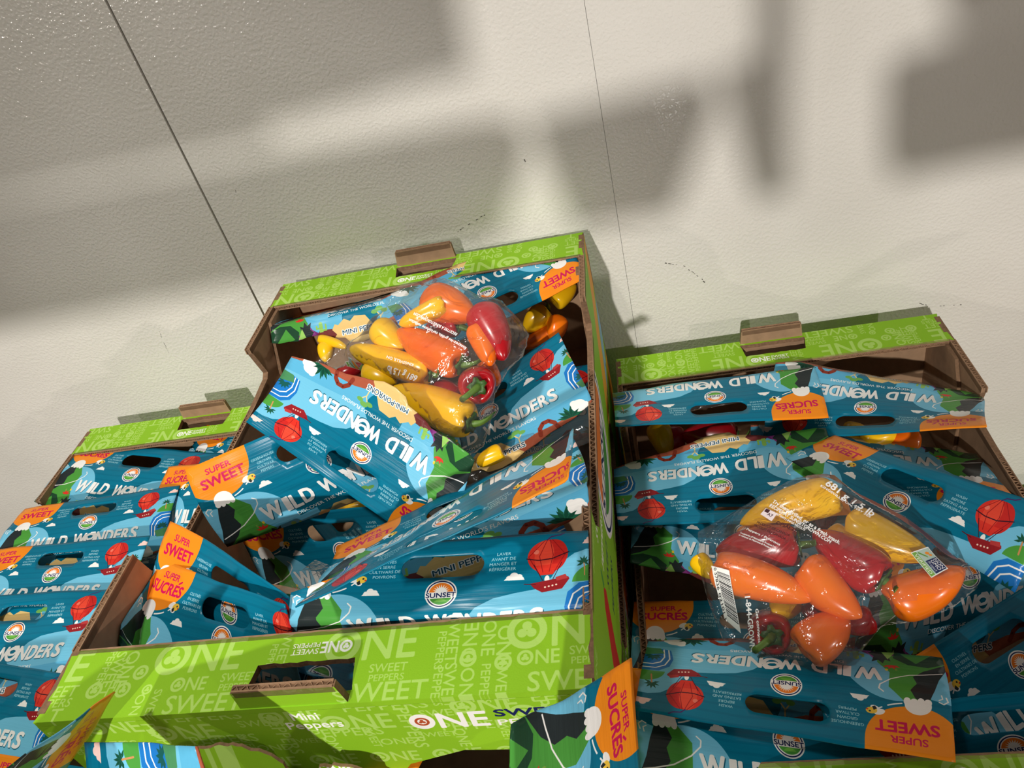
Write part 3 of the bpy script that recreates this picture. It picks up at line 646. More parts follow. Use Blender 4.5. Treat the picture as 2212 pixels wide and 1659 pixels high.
# ------------------------------------------------------------------ bags of peppers
# pose: position (rim frame), rotation vector, bends (across, down, twist); quadratic stretch of the print; size factor; trimmed width
BAGS = json.loads('''{"C1": [[0.1776, 0.2763, -0.0276, 0.2781, -1.0966, 2.2258, 0.0, -5.3601, -0.7642], [[0.13, -1.68], [-1.47, -0.82], [0.98, -6.33], [-4.52, -2.97], [4.19, -0.88], [0.2, 2.21]], 0.9465, 230], "C2": [[0.1311, 0.5278, 0.03, 0.6456, -0.0138, 0.0853, 0.0, 2.4416, -0.6037], [[0.32, -1.58], [0.56, -0.18], [-0.06, 0.82], [0.21, -0.18], [-0.12, 0.03], [-0.0, 0.54]], 1.0249, 230], "L8": [[-0.1182, 0.2934, -0.1798, 0.2535, -0.0956, -0.142, 0.0, 0.3763, -2.0755], [[1.25, 0.16], [-4.53, 0.69], [6.07, -0.75], [0.36, -0.16], [1.62, -0.29], [-1.43, 0.45]], 1.0478, 165], "C3": [[0.2794, 0.5235, -0.0186, 0.0004, 0.3543, -2.7462, 0.0, 4.0082, 1.7877], [[-1.82, -0.39], [-1.85, 1.2], [1.23, -1.56], [2.79, 0.86], [-0.31, 3.72], [3.41, -0.72]], 0.9757, 230], "C4": [[0.2837, 0.3517, -0.0631, 0.0431, -0.2525, 0.2941, 0.0, 1.5366, -1.9684], [[1.29, 0.59], [-2.61, -0.68], [-0.9, -0.35], [-0.09, 0.48], [-0.75, 0.95], [0.75, -0.52]], 1.0, 222], "C5": [[0.135, 0.2566, -0.0215, 1.2874, 0.0873, 0.3438, 0.0, 5.2918, -0.5943], [[2.5, -0.49], [3.77, 0.64], [0.08, -3.79], [1.05, 0.06], [-0.29, -0.37], [3.11, -0.01]], 1.0032, 188], "C6": [[0.164, 0.1849, -0.0674, 1.1374, -0.2801, -0.0669, 0.0, 0.4991, 1.1575], [[-0.31, -0.07], [-3.4, 2.22], [3.86, -5.36], [0.3, 0.41], [-1.21, 1.88], [-0.67, 1.21]], 1.1006, 198], "C7A": [[0.2944, 0.1578, -0.0049, -0.3975, -0.153, 0.2493, 0.0, -2.405, -1.0858], [[0.36, -0.44], [-0.46, -1.27], [0.29, 0.33], [-0.05, -1.28], [0.42, 2.01], [-0.99, -1.26]], 1.0237, 224], "C7B": [[0.293, 0.1375, 0.0165, 0.4202, -0.6742, -2.777, 0.0, -0.335, -1.2727], [[-0.58, -1.66], [0.99, 0.04], [-0.74, 1.64], [1.31, -1.16], [-0.06, 1.63], [0.98, 1.48]], 0.9266, 230], "C8": [[0.29, 0.0785, 0.0013, 0.3269, 0.0437, -0.0354, 0.0, 3.6321, 1.7911], [[-0.13, 1.13], [-0.54, -1.98], [-0.89, -7.54], [-0.15, 3.29], [0.13, -2.93], [0.73, -0.3]], 0.9881, 226], "C9a": [[0.1059, 0.0988, -0.0297, 1.011, -0.2677, -0.3847, 0.0, 1.8685, -3.4219], [[-6.7, -1.89], [-7.35, 4.19], [-3.73, -2.24], [4.05, -1.83], [-6.6, 5.51], [1.86, 1.15]], 1.0069, 205], "C9b": [[0.1091, 0.0721, -0.0261, 0.7908, -0.2103, -0.2795, 0.0, -2.1383, -5.2442], [[-4.3, -0.23], [-2.3, 2.32], [-5.42, -4.21], [4.6, 1.13], [-7.78, -1.2], [4.8, 0.83]], 1.0213, 200], "L1": [[-0.2362, 0.434, -0.1551, 0.1054, 0.0593, -0.227, 0.0, 2.3854, -0.6583], [[-0.17, 0.11], [-0.03, -0.3], [-0.96, -0.21], [-0.33, 0.21], [-0.38, -0.85], [0.09, 0.01]], 1.0419, 230], "L2": [[-0.2912, 0.3828, -0.1841, 0.0973, 0.0751, 0.0728, 0.0, 4.2545, -0.7885], [[-0.06, -0.28], [-0.01, 0.04], [0.48, -1.48], [1.04, -0.02], [0.3, -0.08], [0.15, 1.44]], 0.9737, 230], "L3": [[-0.2862, 0.2923, -0.1768, 0.068, 0.0553, -0.022, 0.0, 0.7646, -1.1547], [[0.23, -0.48], [0.27, -0.35], [-1.12, -1.26], [0.61, -0.08], [-0.72, 0.39], [-1.13, -0.56]], 0.9766, 230], "L4": [[-0.2774, 0.2071, -0.1692, 0.1523, 0.0231, -0.0075, 0.0, 1.8892, 0.5707], [[-0.04, -0.41], [-0.2, 0.25], [-0.11, -0.9], [0.05, -0.01], [0.26, 0.97], [-0.07, -0.59]], 0.9875, 230], "L5": [[-0.2864, 0.1337, -0.1965, 0.2436, -0.045, -0.2057, 0.0, 2.8789, -0.0535], [[0.58, -1.35], [-0.41, 0.26], [0.6, -2.99], [0.08, -0.64], [-0.24, 0.07], [0.43, -0.19]], 0.9583, 230], "L9": [[-0.1269, 0.0161, -0.2063, 0.2164, 0.0137, -0.1365, 0.0, 1.3137, 2.6938], [[4.46, -7.18], [-0.31, 1.05], [2.18, -3.92], [-0.54, 0.79], [-0.12, -0.04], [-1.18, 2.1]], 0.9752, 230], "L6": [[-0.085, 0.3757, -0.1545, 0.3061, -0.1997, -0.1853, 0.0, 2.5969, -0.2461], [[-0.58, 0.05], [-0.81, 0.02], [0.83, -0.27], [0.02, -0.06], [0.37, -0.07], [0.41, -0.13]], 1.0197, 160], "L7": [[-0.0816, 0.4547, -0.1687, 0.1827, -0.1058, -0.3406, 0.0, 2.1244, -0.0035], [[0.41, -0.74], [-0.81, 2.01], [1.11, -3.25], [-0.13, 0.36], [0.27, -0.78], [-0.49, 0.99]], 1.0238, 180], "R1": [[0.526, 0.4442, -0.1572, -0.0536, -0.1454, -3.1534, 0.0, 1.814, -1.3109], [[-0.57, -0.42], [1.43, 0.2], [0.29, -1.16], [2.14, 0.22], [1.62, 1.47], [0.78, -0.69]], 0.9991, 230], "R2": [[0.6994, 0.4562, -0.2146, 0.1347, -0.114, -3.5212, 0.0, -0.2863, 3.3434], [[1.97, -1.66], [0.93, -0.55], [0.52, 1.45], [0.45, 0.0], [-1.15, 5.22], [-1.83, 0.17]], 0.9415, 228], "R3": [[0.5153, 0.3309, -0.1859, -0.0122, 0.0414, -3.1489, 0.0, 1.193, -1.4686], [[0.9, -0.65], [1.02, -0.28], [0.8, -0.91], [0.7, 0.17], [-2.37, 1.69], [-0.58, 0.15]], 1.0001, 230], "R4": [[0.6623, 0.2572, -0.1567, 0.2371, -0.2194, -0.9237, 0.0, 1.8576, -5.4025], [[-0.89, -0.46], [-0.01, -0.39], [1.56, -0.93], [0.81, 0.4], [3.19, 0.66], [-0.23, 0.13]], 0.9999, 230], "R5": [[0.7083, 0.2102, -0.211, 0.4944, 0.203, 0.1526, 0.0, 5.3725, 1.4548], [[5.2, 2.79], [-7.5, -3.11], [-9.56, -3.02], [-1.47, 0.3], [0.74, 1.29], [-3.87, -0.9]], 1.0001, 212], "R6": [[0.6596, 0.3208, -0.1859, -0.041, 0.0802, -3.2695, 0.0, 1.523, 3.9888], [[3.59, 0.99], [1.29, 2.15], [0.53, -2.31], [-0.26, 1.35], [-0.67, -0.7], [-1.48, 0.93]], 1.0631, 225], "R7": [[0.5283, 0.2946, -0.2239, 0.3667, 0.0987, -0.1227, 0.0, 1.0001, -5.7435], [[1.74, 0.93], [1.84, 1.04], [1.41, -6.61], [-0.1, 1.34], [-0.78, -0.34], [-0.32, -1.26]], 1.0, 230], "R8": [[0.5181, 0.1768, -0.2445, 0.1434, 0.0599, -0.0947, 0.0, 2.9474, -2.6737], [[0.23, -0.1], [0.42, 0.2], [0.16, -0.03], [0.06, 0.24], [-0.03, 0.06], [0.23, 0.36]], 1.0, 230], "R9": [[0.5306, 0.0879, -0.1622, 0.0712, 0.4694, 2.9047, 0.0, 5.4288, -0.8196], [[-0.34, -0.5], [-0.28, -1.34], [-1.08, -2.76], [2.72, 0.25], [0.61, 0.19], [0.72, -0.34]], 1.0, 230], "R10": [[0.5219, 0.0514, -0.1849, 0.1679, 0.1964, -0.099, 0.0, 1.8489, -1.8207], [[0.57, -0.16], [1.25, 0.4], [4.23, -0.31], [-0.8, 0.08], [-0.27, 0.15], [0.3, -0.03]], 1.0, 230], "R11": [[0.7314, 0.1309, -0.2327, 0.359, 0.0946, 0.4888, 0.0, 1.386, 2.2714], [[-1.92, -0.23], [-0.07, -0.05], [-0.83, -0.9], [0.28, 0.13], [0.28, 0.02], [0.56, 0.12]], 0.9999, 198], "R12": [[0.6915, 0.0579, -0.2269, 1.0202, -0.1516, 0.087, 0.0, -0.322, -1.036], [[0.26, -0.81], [0.38, 0.38], [0.46, -2.17], [-0.06, -0.06], [-0.03, -0.03], [-0.06, 0.5]], 1.0, 205], "N3": [[0.3895, -0.0989, -0.0316, 0.0154, 1.3783, -0.9352, 0.0, 0.3879, -0.1019], [[-7.23, -4.79], [-6.4, -1.58], [-2.46, -4.56], [-1.29, 0.6], [3.72, 0.92], [-1.25, -1.58]], 1.0, 230], "N1": [[0.0179, -0.0941, 0.0157, -0.2778, 2.2003, -1.0474, 0.0, 1.4911, -2.9022], [[-9.86, 3.43], [-7.65, 2.8], [-3.05, -0.03], [2.88, -0.54], [3.75, -1.38], [4.04, -2.07]], 1.0, 230], "N2": [[0.1343, -0.1214, -0.0417, 0.446, -0.7889, 1.4084, 0.0, -0.6333, 0.1762], [[0.21, 1.14], [-0.05, -0.36], [-0.32, -0.96], [-0.06, -0.11], [-0.04, -0.26], [-0.0, -0.56]], 1.0, 230], "R13": [[0.873, 0.517, -0.508, 0.02, 0.06, 3.12, 0, 2, 0], [[0, 0], [0, 0], [0, 0], [0, 0], [0, 0], [0, 0]], 1.0, 84], "C10": [[0.165, 0.075, -0.085, 0.12, 0.1, 2.75, 0, 2, 0], [[0, 0], [0, 0], [0, 0], [0, 0], [0, 0], [0, 0]], 1.0, 230], "C11": [[0.13, 0.3, -0.12, 0.05, 0.12, 2.3, 0, 2, 0], [[0, 0], [0, 0], [0, 0], [0, 0], [0, 0], [0, 0]], 1.0, 230], "C12": [[0.25, 0.2, -0.128, 0.1, 0.05, 0.4, 0, 2, 0], [[0, 0], [0, 0], [0, 0], [0, 0], [0, 0], [0, 0]], 1.0, 230], "C13": [[0.3, 0.42, -0.115, 0.1, 0.1, 0.2, 0, 2, 0], [[0, 0], [0, 0], [0, 0], [0, 0], [0, 0], [0, 0]], 1.0, 230]}''')
CAMR = np.array([0.4626, -0.2514, 0.4314])
def rodr(r):
    t = np.linalg.norm(r); k = np.array(r)/t; K = np.array([[0, -k[2], k[1]], [k[2], 0, -k[0]], [-k[1], k[0], 0]])
    return np.eye(3)+math.sin(t)*K+(1-math.cos(t))*K@K
class Sheet:
    def __init__(s, key):
        m, W, sc, s.clip = BAGS[key]; s.key = key; s.m = np.array(m); s.W = np.array(W); s.sc = sc; s.R = rodr(m[3:6]); s.seed = sum(map(ord, key))*7.31
        s.centre = CAMR+(s.m[:3]-CAMR)*sc
    def flat(s, a):
        u = (a[:, 0]-115)/115; v = np.minimum((a[:, 1]-50)/50, 1.3)
        return a+np.stack([np.ones(len(a)), u, v, u*v, u*u, v*v], 1)@s.W
    def base(s, a, droop=0.0):
        a = s.flat(np.asarray(a, float)); u = (a[:, 0]-115)*1e-3; v = (a[:, 1]-50)*1e-3
        cu, cv, tw = s.m[6:9]
        def arc_(q, c):
            c = c if abs(c) > 1e-6 else 1e-6
            return np.sin(c*q)/c, (np.cos(c*q)-1)/c
        ux, uz = arc_(u, cu); vx, vz = arc_(v, cv)
        fold = {'C8': (.016, 1.3), 'C9b': (.024, .9), 'C9a': (.03, .9), 'C7A': (.034, .95), 'R1': (.036, 1.2), 'R2': (.062, 1.0), 'R6': (.055, 1.0)}.get(s.key)
        if fold: droop = fold[1]
        if droop:
            d = np.maximum(v-(fold[0] if fold else .058), 0); vz = vz-d*math.sin(droop)*.9; vx = vx-d*(1-math.cos(droop))
        back = {'C2': (.040, 1.05)}.get(s.key)
        if back:
            d = np.maximum(back[0]-v, 0); vz = vz-d*math.sin(back[1]); vx = vx+d*(1-math.cos(back[1]))
        L = np.stack([ux, -vx, vz+uz+tw*u*v], 1)
        X = s.centre+(L@s.R.T)*s.sc
        if s.key[0] == 'C':                        # the sheet bends along the cardboard walls it meets
            x = X[:, 0]; k = .003
            x0 = x.copy(); x = .008+k*np.logaddexp(0, (x-.008)/k); X[:, 2] += (x-x0)*.75; X[:, 0] = .399-k*np.logaddexp(0, (.399-x)/k)
        elif s.key[0] == 'R':
            k = .003; X[:, 0] = .806-k*np.logaddexp(0, (.806-X[:, 0])/k)
        return X
    def at(s, a, off=0.0, wr=1.0, droop=0.0):
        a = np.asarray(a, float)
        X = s.base(a, droop); e = .5
        du = s.base(a+[e, 0], droop)-X; dv = s.base(a+[0, e], droop)-X
        n = np.cross(dv, du); n /= np.linalg.norm(n, axis=1)[:, None]
        n = n*np.sign((n@s.R[:, 2]))[:, None]
        w = np.array([noise.noise((p[0]*.013+s.seed, p[1]*.026, s.seed))*1.0+noise.noise((p[0]*.035, p[1]*.05+s.seed, 3.1))*.45 for p in a])*.0024*wr
        return X+n*(w+np.broadcast_to(off, w.shape))[:, None]
_flat = {}
# where a header is folded away or ends: half planes a*u + b*v + c >= 0 that stay
CUTS = {'C4': [(1, 0, -78)], 'C8': [(.40, 1, -44)], 'C7B': [(0, -1, 82)], 'C5': [(.14, -1, 93)], 'R4': [(0, -1, 66)]}
def cut(P, h):
    out = []
    for i in range(len(P)):
        p, q = P[i], P[(i+1) % len(P)]; dp = h[0]*p[0]+h[1]*p[1]+h[2]; dq = h[0]*q[0]+h[1]*q[1]+h[2]
        if dp >= 0: out.append(p)
        if (dp >= 0) != (dq >= 0):
            t = dp/(dp-dq); out.append((p[0]+(q[0]-p[0])*t, p[1]+(q[1]-p[1])*t))
    return out
def header_flat(key, clip):
    hs = CUTS.get(key, [])+([(-1, 0, clip)] if clip < 230 else []); k = str(hs)
    if k not in _flat:
        H = HEAD
        for h in hs: H = cut(H, h)
        whole = all(h[0]*p[0]+h[1]*p[1]+h[2] > 1 for h in hs for p in SLOT)
        _flat[k] = tri_mesh(H, [SLOT] if whole else [], grid=6.5, edge_step=6)
    return _flat[k]
def header(sh, par, mat, name='printed_header'):
    V, T, bd = header_flat(sh.key, sh.clip); n = len(V)
    top = sh.at(V, .0004); bot = sh.at(V, -.0006)
    o = par.location
    P = np.concatenate([top, bot])+[0, 0, ZT]
    F = [tuple(t[::-1]) for t in T]+[tuple(t+n) for t in T]+[(b_, b_+n, a+n, a) for a, b_ in bd]
    U = [(x/232, 1-y/134) for x, y in V]*2
    return mesh_obj(name, P, F, mat, par, None, U, True, o)
def pouch(sh, par, droop=.5, deep=.03, v1=170):
    nu, nv = 22, 12; V = []; F = []
    clip = min(sh.clip, 226)
    for side in (1, -1):
        A = np.array([(4+(clip-8)*i/nu, 98+(v1-98)*j/nv) for j in range(nv+1) for i in range(nu+1)])
        prof = np.array([math.sin(math.pi*min(1, (i/nu)))**.5*math.sin(math.pi*(.12+.88*j/nv))**.7 if 0 < i < nu and j < nv else 0 for j in range(nv+1) for i in range(nu+1)])
        off = (-.004+side*deep*.5*prof) - .004
        s = len(V); V += list(sh.at(A, off, 1.5, droop)+[0, 0, ZT])
        for j in range(nv):
            for i in range(nu):
                q = s+j*(nu+1)+i; f = (q, q+1, q+nu+2, q+nu+1); F.append(f if side < 0 else f[::-1])
    o = mesh_obj('clear_pouch', V, F, m_film, par, None, None, True, par.location); return o
G_L, G_M, G_R, G_F = 'bags in the left box', 'bags in the middle box', 'bags in the right box', 'bags in the front row'
def bag(keys, lang, label, group, droop=1.1, deep=.02, v1=135, p=True):
    keys = keys if isinstance(keys, tuple) else (keys,); lang = lang if isinstance(lang, tuple) else (lang,)
    s0 = Sheet(keys[0]); c = s0.centre
    r = empty('pepper_bag', (c[0], c[1], c[2]+ZT), label, 'bag', group)
    for k, l in zip(keys, lang): header(Sheet(k), r, m_fr if l == 'fr' else m_en)
    if p: pouch(s0, r, droop, deep, v1)
    return r
bag('L7', 'en', 'blue bag corner reading SUPER SWEET against the left box rear flange', G_L)
bag('L1', 'fr', 'blue bag reading SUPER SUCRÉS, rearmost of the overlapping row in the left box', G_L)
bag('L6', 'fr', 'blue bag with SUPER SUCRÉS corner tucked beside the second bag of the left row', G_L)
bag('L2', 'en', 'second blue bag from the rear in the left box row, curled orange corner', G_L)
bag('L8', 'fr', 'mostly hidden blue bag with orange edge between the third left bag and middle box', G_L)
bag('L3', 'en', 'third blue bag from the rear in the left box row, tan hill in its slot', G_L)
bag('L4', 'fr', 'fourth blue bag from the rear in the left box row, beside the cardboard corner', G_L)
bag('L5', 'en', 'frontmost shaded blue bag of the left box row, RONS seen through its slot', G_L)
bag('L9', 'fr', 'bag corner with orange SUPER SUCRÉS peeping in below the shaded left bag', G_L, p=False)
bag('C2', 'en', 'flat bag under the rear flange of the middle box showing cactus and MINI PEPPERS', G_M, p=False)
bag('C3', 'en', 'upside-down blue bag with SUPER SWEET at the back corner of the middle box', G_M, .5, .02, 150)
bag('C4', 'en', 'slanting upright blue bag with balloon beside the dark inner wall of the middle box', G_M, .3)
bag('C6', 'fr', 'shaded SUPER SUCRÉS bag sunk low in the middle box below the SUPER SWEET bag', G_M, .6)
bag('C5', 'en', 'blue bag with large SUPER SWEET corner leaning over the middle box edge', G_M, .5, .02, 120, False)
hero_c = bag('C1', 'fr', 'tilted upside-down bag on top of the middle heap with clear window of peppers', G_M, p=False)
bag(('C7A', 'C7B'), ('en', 'fr'), 'bag seen edge on, its two header sheets apart, crossing the middle box', G_M, p=False)
bag(('C9a', 'C9b'), ('en', 'fr'), 'bag with both header sheets spread, SUPER SWEET behind SUPER SUCRÉS', G_M, .9, .02, 130, False)
bag('C8', 'fr', 'blue bag lying straight along the front flange of the middle box', G_M, .9, .02, 130, False)
bag('C10', 'fr', 'flat shaded bag with film window between the spread bag and the straight bag', G_M, .1, .02, 170)
bag('C11', 'en', 'bag sunk low in the middle box under the leaning SUPER SWEET bag', G_M, .1, .02, 160)
bag('C12', 'en', 'bag sunk low in the middle box under the edge-on bag', G_M, .1, .02, 160)
bag('C13', 'fr', 'bag sunk low in the middle box under the slanting balloon bag', G_M, .1, .02, 160)
bag('R6', 'fr', 'upside-down bag with purple hills behind the wash instruction header', G_R)
bag('R13', 'en', 'blue bag on the low box beyond the right box wall', G_R, p=False)
bag('R2', 'fr', 'upside-down bag at the back corner of the right box, tan hill in its slot', G_R)
bag('R1', 'fr', 'upside-down bag under the rear flange of the right box, SUPER SUCRÉS at its end', G_R)
bag('R7', 'en', 'crumpled bag corner with white mountain cap hanging over a dark gap', G_R, p=False)
bag('R3', 'en', 'shiny upside-down bag across the middle of the right box, narrow slot', G_R)
bag('R8', 'fr', 'shaded bag with SUPER SUCRÉS lying deep beneath the clear pepper bag', G_R)
bag('R5', 'en', 'bag with large white lettering on a slant, half under the clear pepper bag', G_R)
hero_r = bag('R4', 'en', 'bag with red balloon header and clear window of peppers atop the right box', G_R, p=False)
bag('R11', 'fr', 'shaded slanting bag with SUPER SUCRÉS, beyond the frontmost upside-down bag', G_R)
bag('R12', 'en', 'dark bag at the front of the right box with white letters seen through its slot', G_R)
bag('R10', 'en', 'dark upright bag against the front flange of the right box', G_R, .9, .02, 120, False)
bag('R9', 'en', 'upside-down bag with bright SUPER SWEET corner at the front of the right box', G_R, .3)
bag('N1', 'fr', 'bag seen almost edge on, standing in front of the middle box flange', G_F, p=False)
bag('N2', 'fr', 'bag end with palm and river standing below the middle box front face', G_F, p=False)
bag('N3', 'fr', 'near bag turned sideways with large orange corner beside the front logo', G_F, p=False)

# ------------------------------------------------------------------ mini peppers
PEPC = json.loads('''{"pep": [["C1", [0.2803, 0.3331, 0.0185], [0.2126, 0.3814, 0.0373], 0.018, "orange", "long", 1], ["C1", [0.2444, 0.4099, 0.0479], [0.2955, 0.3813, 0.0374], 0.0194, "orange", "long", 0], ["C1", [0.3019, 0.3844, 0.0414], [0.3238, 0.3297, 0.0171], 0.018, "red", "long", 0], ["C1", [0.2677, 0.3884, 0.0546], [0.2185, 0.3756, 0.0459], 0.0098, "yellow", "thin", 0], ["C1", [0.1883, 0.396, 0.0339], [0.2172, 0.3668, 0.0218], 0.0144, "yellow", "long", 0], ["C1", [0.2466, 0.3359, 0.0091], [0.1564, 0.3803, 0.0248], 0.0137, "yellow", "thin", 1], ["C1", [0.2873, 0.2789, -0.0109], [0.2068, 0.3257, 0.0065], 0.0183, "yellow", "long", 1], ["C1", [0.2978, 0.3037, 0.0102], [0.2849, 0.3507, -0.0154], 0.0172, "red", "face", 2], ["C1", [0.296, 0.3624, 0.0374], [0.3123, 0.3211, 0.0191], 0.0102, "orange", "thin", 0], ["C1", [0.2739, 0.3856, 0.0271], [0.2413, 0.3949, 0.0297], 0.0105, "red", "long", 1], ["C1", [0.1736, 0.3604, 0.0076], [0.2082, 0.3406, 0.0003], 0.011, "yellow", "long", 1], ["C1", [0.2686, 0.3154, -0.0147], [0.2443, 0.3406, -0.0043], 0.0128, "red", "long", 0], ["C1", [0.3049, 0.3255, -0.0058], [0.2985, 0.3547, 0.0075], 0.0113, "orange", "long", 0], ["C2", [0.0776, 0.4891, -0.0357], [0.0794, 0.4689, -0.0421], 0.0098, "yellow", "long", 0], ["C2", [0.0698, 0.4932, -0.0281], [0.1086, 0.4731, -0.0345], 0.0057, "yellow", "thin", 0], ["C2", [0.0932, 0.456, -0.0629], [0.1245, 0.4671, -0.0594], 0.0113, "red", "long", 0], ["C3", [0.3428, 0.5235, -0.058], [0.3219, 0.5042, -0.064], 0.0139, "yellow", "long", 2], ["C3", [0.3522, 0.5443, -0.0598], [0.3677, 0.5555, -0.0562], 0.0137, "yellow", "long", 0], ["C3", [0.3468, 0.5034, -0.0748], [0.3069, 0.4891, -0.0793], 0.0094, "orange", "thin", 0], ["C3", [0.3577, 0.5105, -0.0642], [0.3523, 0.4901, -0.0706], 0.0121, "orange", "long", 0], ["C7", [0.3101, 0.2751, -0.0488], [0.2852, 0.265, -0.052], 0.0084, "yellow", "thin", 0], ["C5", [0.1447, 0.2941, -0.1197], [0.103, 0.2883, -0.1215], 0.0077, "yellow", "thin", 0], ["R1", [0.4537, 0.4703, -0.2175], [0.4618, 0.4268, -0.2313], 0.0145, "yellow", "long", 0], ["R1", [0.5449, 0.4403, -0.227], [0.4812, 0.4551, -0.2224], 0.0204, "red", "long", 1], ["R1", [0.471, 0.4714, -0.2277], [0.4721, 0.4366, -0.2387], 0.0147, "red", "long", 0], ["R2", [0.6385, 0.4316, -0.2332], [0.6221, 0.4399, -0.2306], 0.0135, "orange", "long", 0], ["R2", [0.681, 0.4184, -0.2332], [0.7222, 0.4228, -0.2318], 0.0118, "yellow", "thin", 0], ["R2", [0.7429, 0.4164, -0.238], [0.7236, 0.4178, -0.2376], 0.0131, "orange", "long", 0], ["R2", [0.6663, 0.439, -0.2351], [0.6804, 0.4341, -0.2366], 0.0131, "yellow", "long", 1], ["R4", [0.6027, 0.2306, -0.1073], [0.5172, 0.2201, -0.1214], 0.0168, "yellow", "long", 0], ["R4", [0.6062, 0.2077, -0.1183], [0.6617, 0.1661, -0.1244], 0.0167, "yellow", "long", 0], ["R4", [0.5614, 0.1955, -0.1278], [0.4924, 0.2029, -0.1341], 0.0184, "red", "long", 1], ["R4", [0.6183, 0.1538, -0.1274], [0.5753, 0.201, -0.1179], 0.0182, "red", "long", 1], ["R4", [0.4895, 0.1811, -0.1308], [0.563, 0.1431, -0.1335], 0.017, "orange", "long", 0], ["R4", [0.5635, 0.171, -0.1247], [0.5951, 0.1243, -0.1354], 0.0169, "orange", "long", 0], ["R4", [0.6218, 0.1393, -0.14], [0.6817, 0.1566, -0.127], 0.0174, "orange", "long", 0], ["R4", [0.5274, 0.1324, -0.1626], [0.5315, 0.1716, -0.2008], 0.0171, "red", "face", 2], ["R4", [0.548, 0.1132, -0.1576], [0.5726, 0.1264, -0.1503], 0.0178, "orange", "long", 0], ["R4", [0.6087, 0.139, -0.1587], [0.588, 0.1357, -0.1623], 0.0105, "red", "long", 0], ["R4", [0.5309, 0.1556, -0.1611], [0.5574, 0.1547, -0.1581], 0.0096, "yellow", "long", 0], ["R4", [0.5591, 0.1455, -0.165], [0.5797, 0.1537, -0.1598], 0.0123, "red", "long", 0], ["R4", [0.4758, 0.2143, -0.1559], [0.4873, 0.1934, -0.161], 0.009, "yellow", "long", 0], ["R4", [0.5927, 0.2153, -0.1387], [0.6108, 0.1956, -0.1426], 0.0113, "yellow", "long", 0]], "fo": {"C1": [[-115.1, 42.7], [-75.4, 68.6], [-40.0, 73.2], [-34.3, 90.8], [-21.2, 118.1], [-2.8, 131.2], [24.5, 128.6], [58.3, 111.3], [96.8, 85.2], [125.9, 58.7], [136.1, 37.9], [128.7, 13.6], [112.9, 0.8], [98.8, -22.4], [94.2, -49.1], [85.6, -76.9], [65.5, -85.8], [46.6, -66.2], [18.3, -24.1], [-4.1, -0.4], [-37.5, 25.1], [-67.9, 39.6], [-97.5, 32.7]], "R4": [[-108.3, 64.7], [-65.1, 82.7], [-10.2, 104.3], [19.0, 99.9], [33.8, 84.7], [73.8, 50.3], [94.7, 20.2], [106.2, -2.8], [108.3, -18.1], [86.2, -31.6], [50.6, -40.1], [29.1, -40.4], [10.3, -57.5], [-4.1, -72.1], [-30.0, -82.6], [-53.5, -71.3], [-79.5, -57.4], [-101.3, -39.4], [-108.8, -3.2], [-113.9, 35.1]]}, "tx": {"C1": [["681 g 1.5 lb", [35.8, -18.9], [-0.9, 5.1], 14], ["KINGSVILLE, ON", [32.2, -3.5], [0.7, 15.3], 6], ["RECETTES À SUNSETGROWN.COM", [77.7, 19.3], [34.6, 50.4], 9], ["Essayez-les grillés, ou comme collation", [86.0, 3.3], [28.7, 45.1], 7]], "R4": [["MINI PEPPERS", [29.0, 69.2], [59.8, 40.2], 8], ["681 g 1.5 lb", [11.9, 68.7], [42.3, 38.0], 16], ["KINGSVILLE, ON, N9Y 2E5", [6.2, 66.0], [38.6, 35.2], 5], ["Try them grilled, or as a fresh snack.", [-35.1, 59.5], [9.5, 12.8], 8], ["RECIPES AT SUNSETGROWN.COM", [-38.2, 56.4], [2.5, 14.7], 9], ["HARVEST INFO | INFOS RÉCOLTE", [-39.2, 51.2], [-14.9, 28.2], 7], ["PRODUCT OF CANADA", [-51.9, 43.0], [-27.9, 25.0], 7], ["PRODUIT DU CANADA", [-54.7, 40.8], [-31.6, 22.2], 7], ["OFSAE21", [-36.0, 39.2], [-22.3, 29.3], 8], ["Peppers / Poivrons", [-61.5, 38.8], [-37.1, 17.9], 5], ["Trademarks of Mastronardi Produce Ltd.", [-67.6, 36.2], [-40.6, 15.9], 5], ["et marques de Mastronardi Produce Ltd.", [-68.8, 34.2], [-41.8, 13.5], 5], ["1-844-GROWN", [-71.3, -20.3], [-76.7, -54.9], 11], ["Get connected", [-66.0, -29.2], [-69.8, -53.8], 6]]}, "bd": {"R4": {"band": [[21.5, 91.7], [38.0, 77.4], [71.8, 45.5], [94.7, 11.5], [101.9, -4.8], [93.1, -5.2], [78.2, 16.0], [62.0, 36.7], [34.6, 63.3], [15.3, 82.4]], "hill": [[17.8, 93.4], [33.4, 81.0], [36.9, 73.0], [31.3, 69.3], [18.7, 79.9]], "dark": [[71.7, 45.1], [92.0, 14.4], [96.3, 3.2], [88.5, 2.7], [78.7, 18.0], [69.1, 33.0]]}}, "qd": {"C1": {"gmo": [[-64.9, 41.2], [-47.0, 33.4], [-48.7, 20.7], [-61.3, 28.5]]}, "R4": {"gmo": [[60.0, 0.9], [74.9, 6.4], [83.2, -14.4], [68.9, -21.4]], "bar": [[-95.7, 6.7], [-81.6, -0.2], [-83.7, -40.2], [-95.4, -26.3]], "lab": [[-47.8, 50.2], [-42.1, 54.7], [-34.0, 47.1], [-39.9, 41.0]]}}, "fr": {"C1": [[0.2073, 0.3506, -0.015], [0.9987, -0.0213, 0.0456], [0.0, 0.9062, 0.4229], [-0.0503, -0.4224, 0.905]], "R4": [[0.5885, 0.1805, -0.165], [0.9928, -0.036, 0.114], [0.0, 0.9536, 0.3011], [-0.1196, -0.299, 0.9467]]}}''')
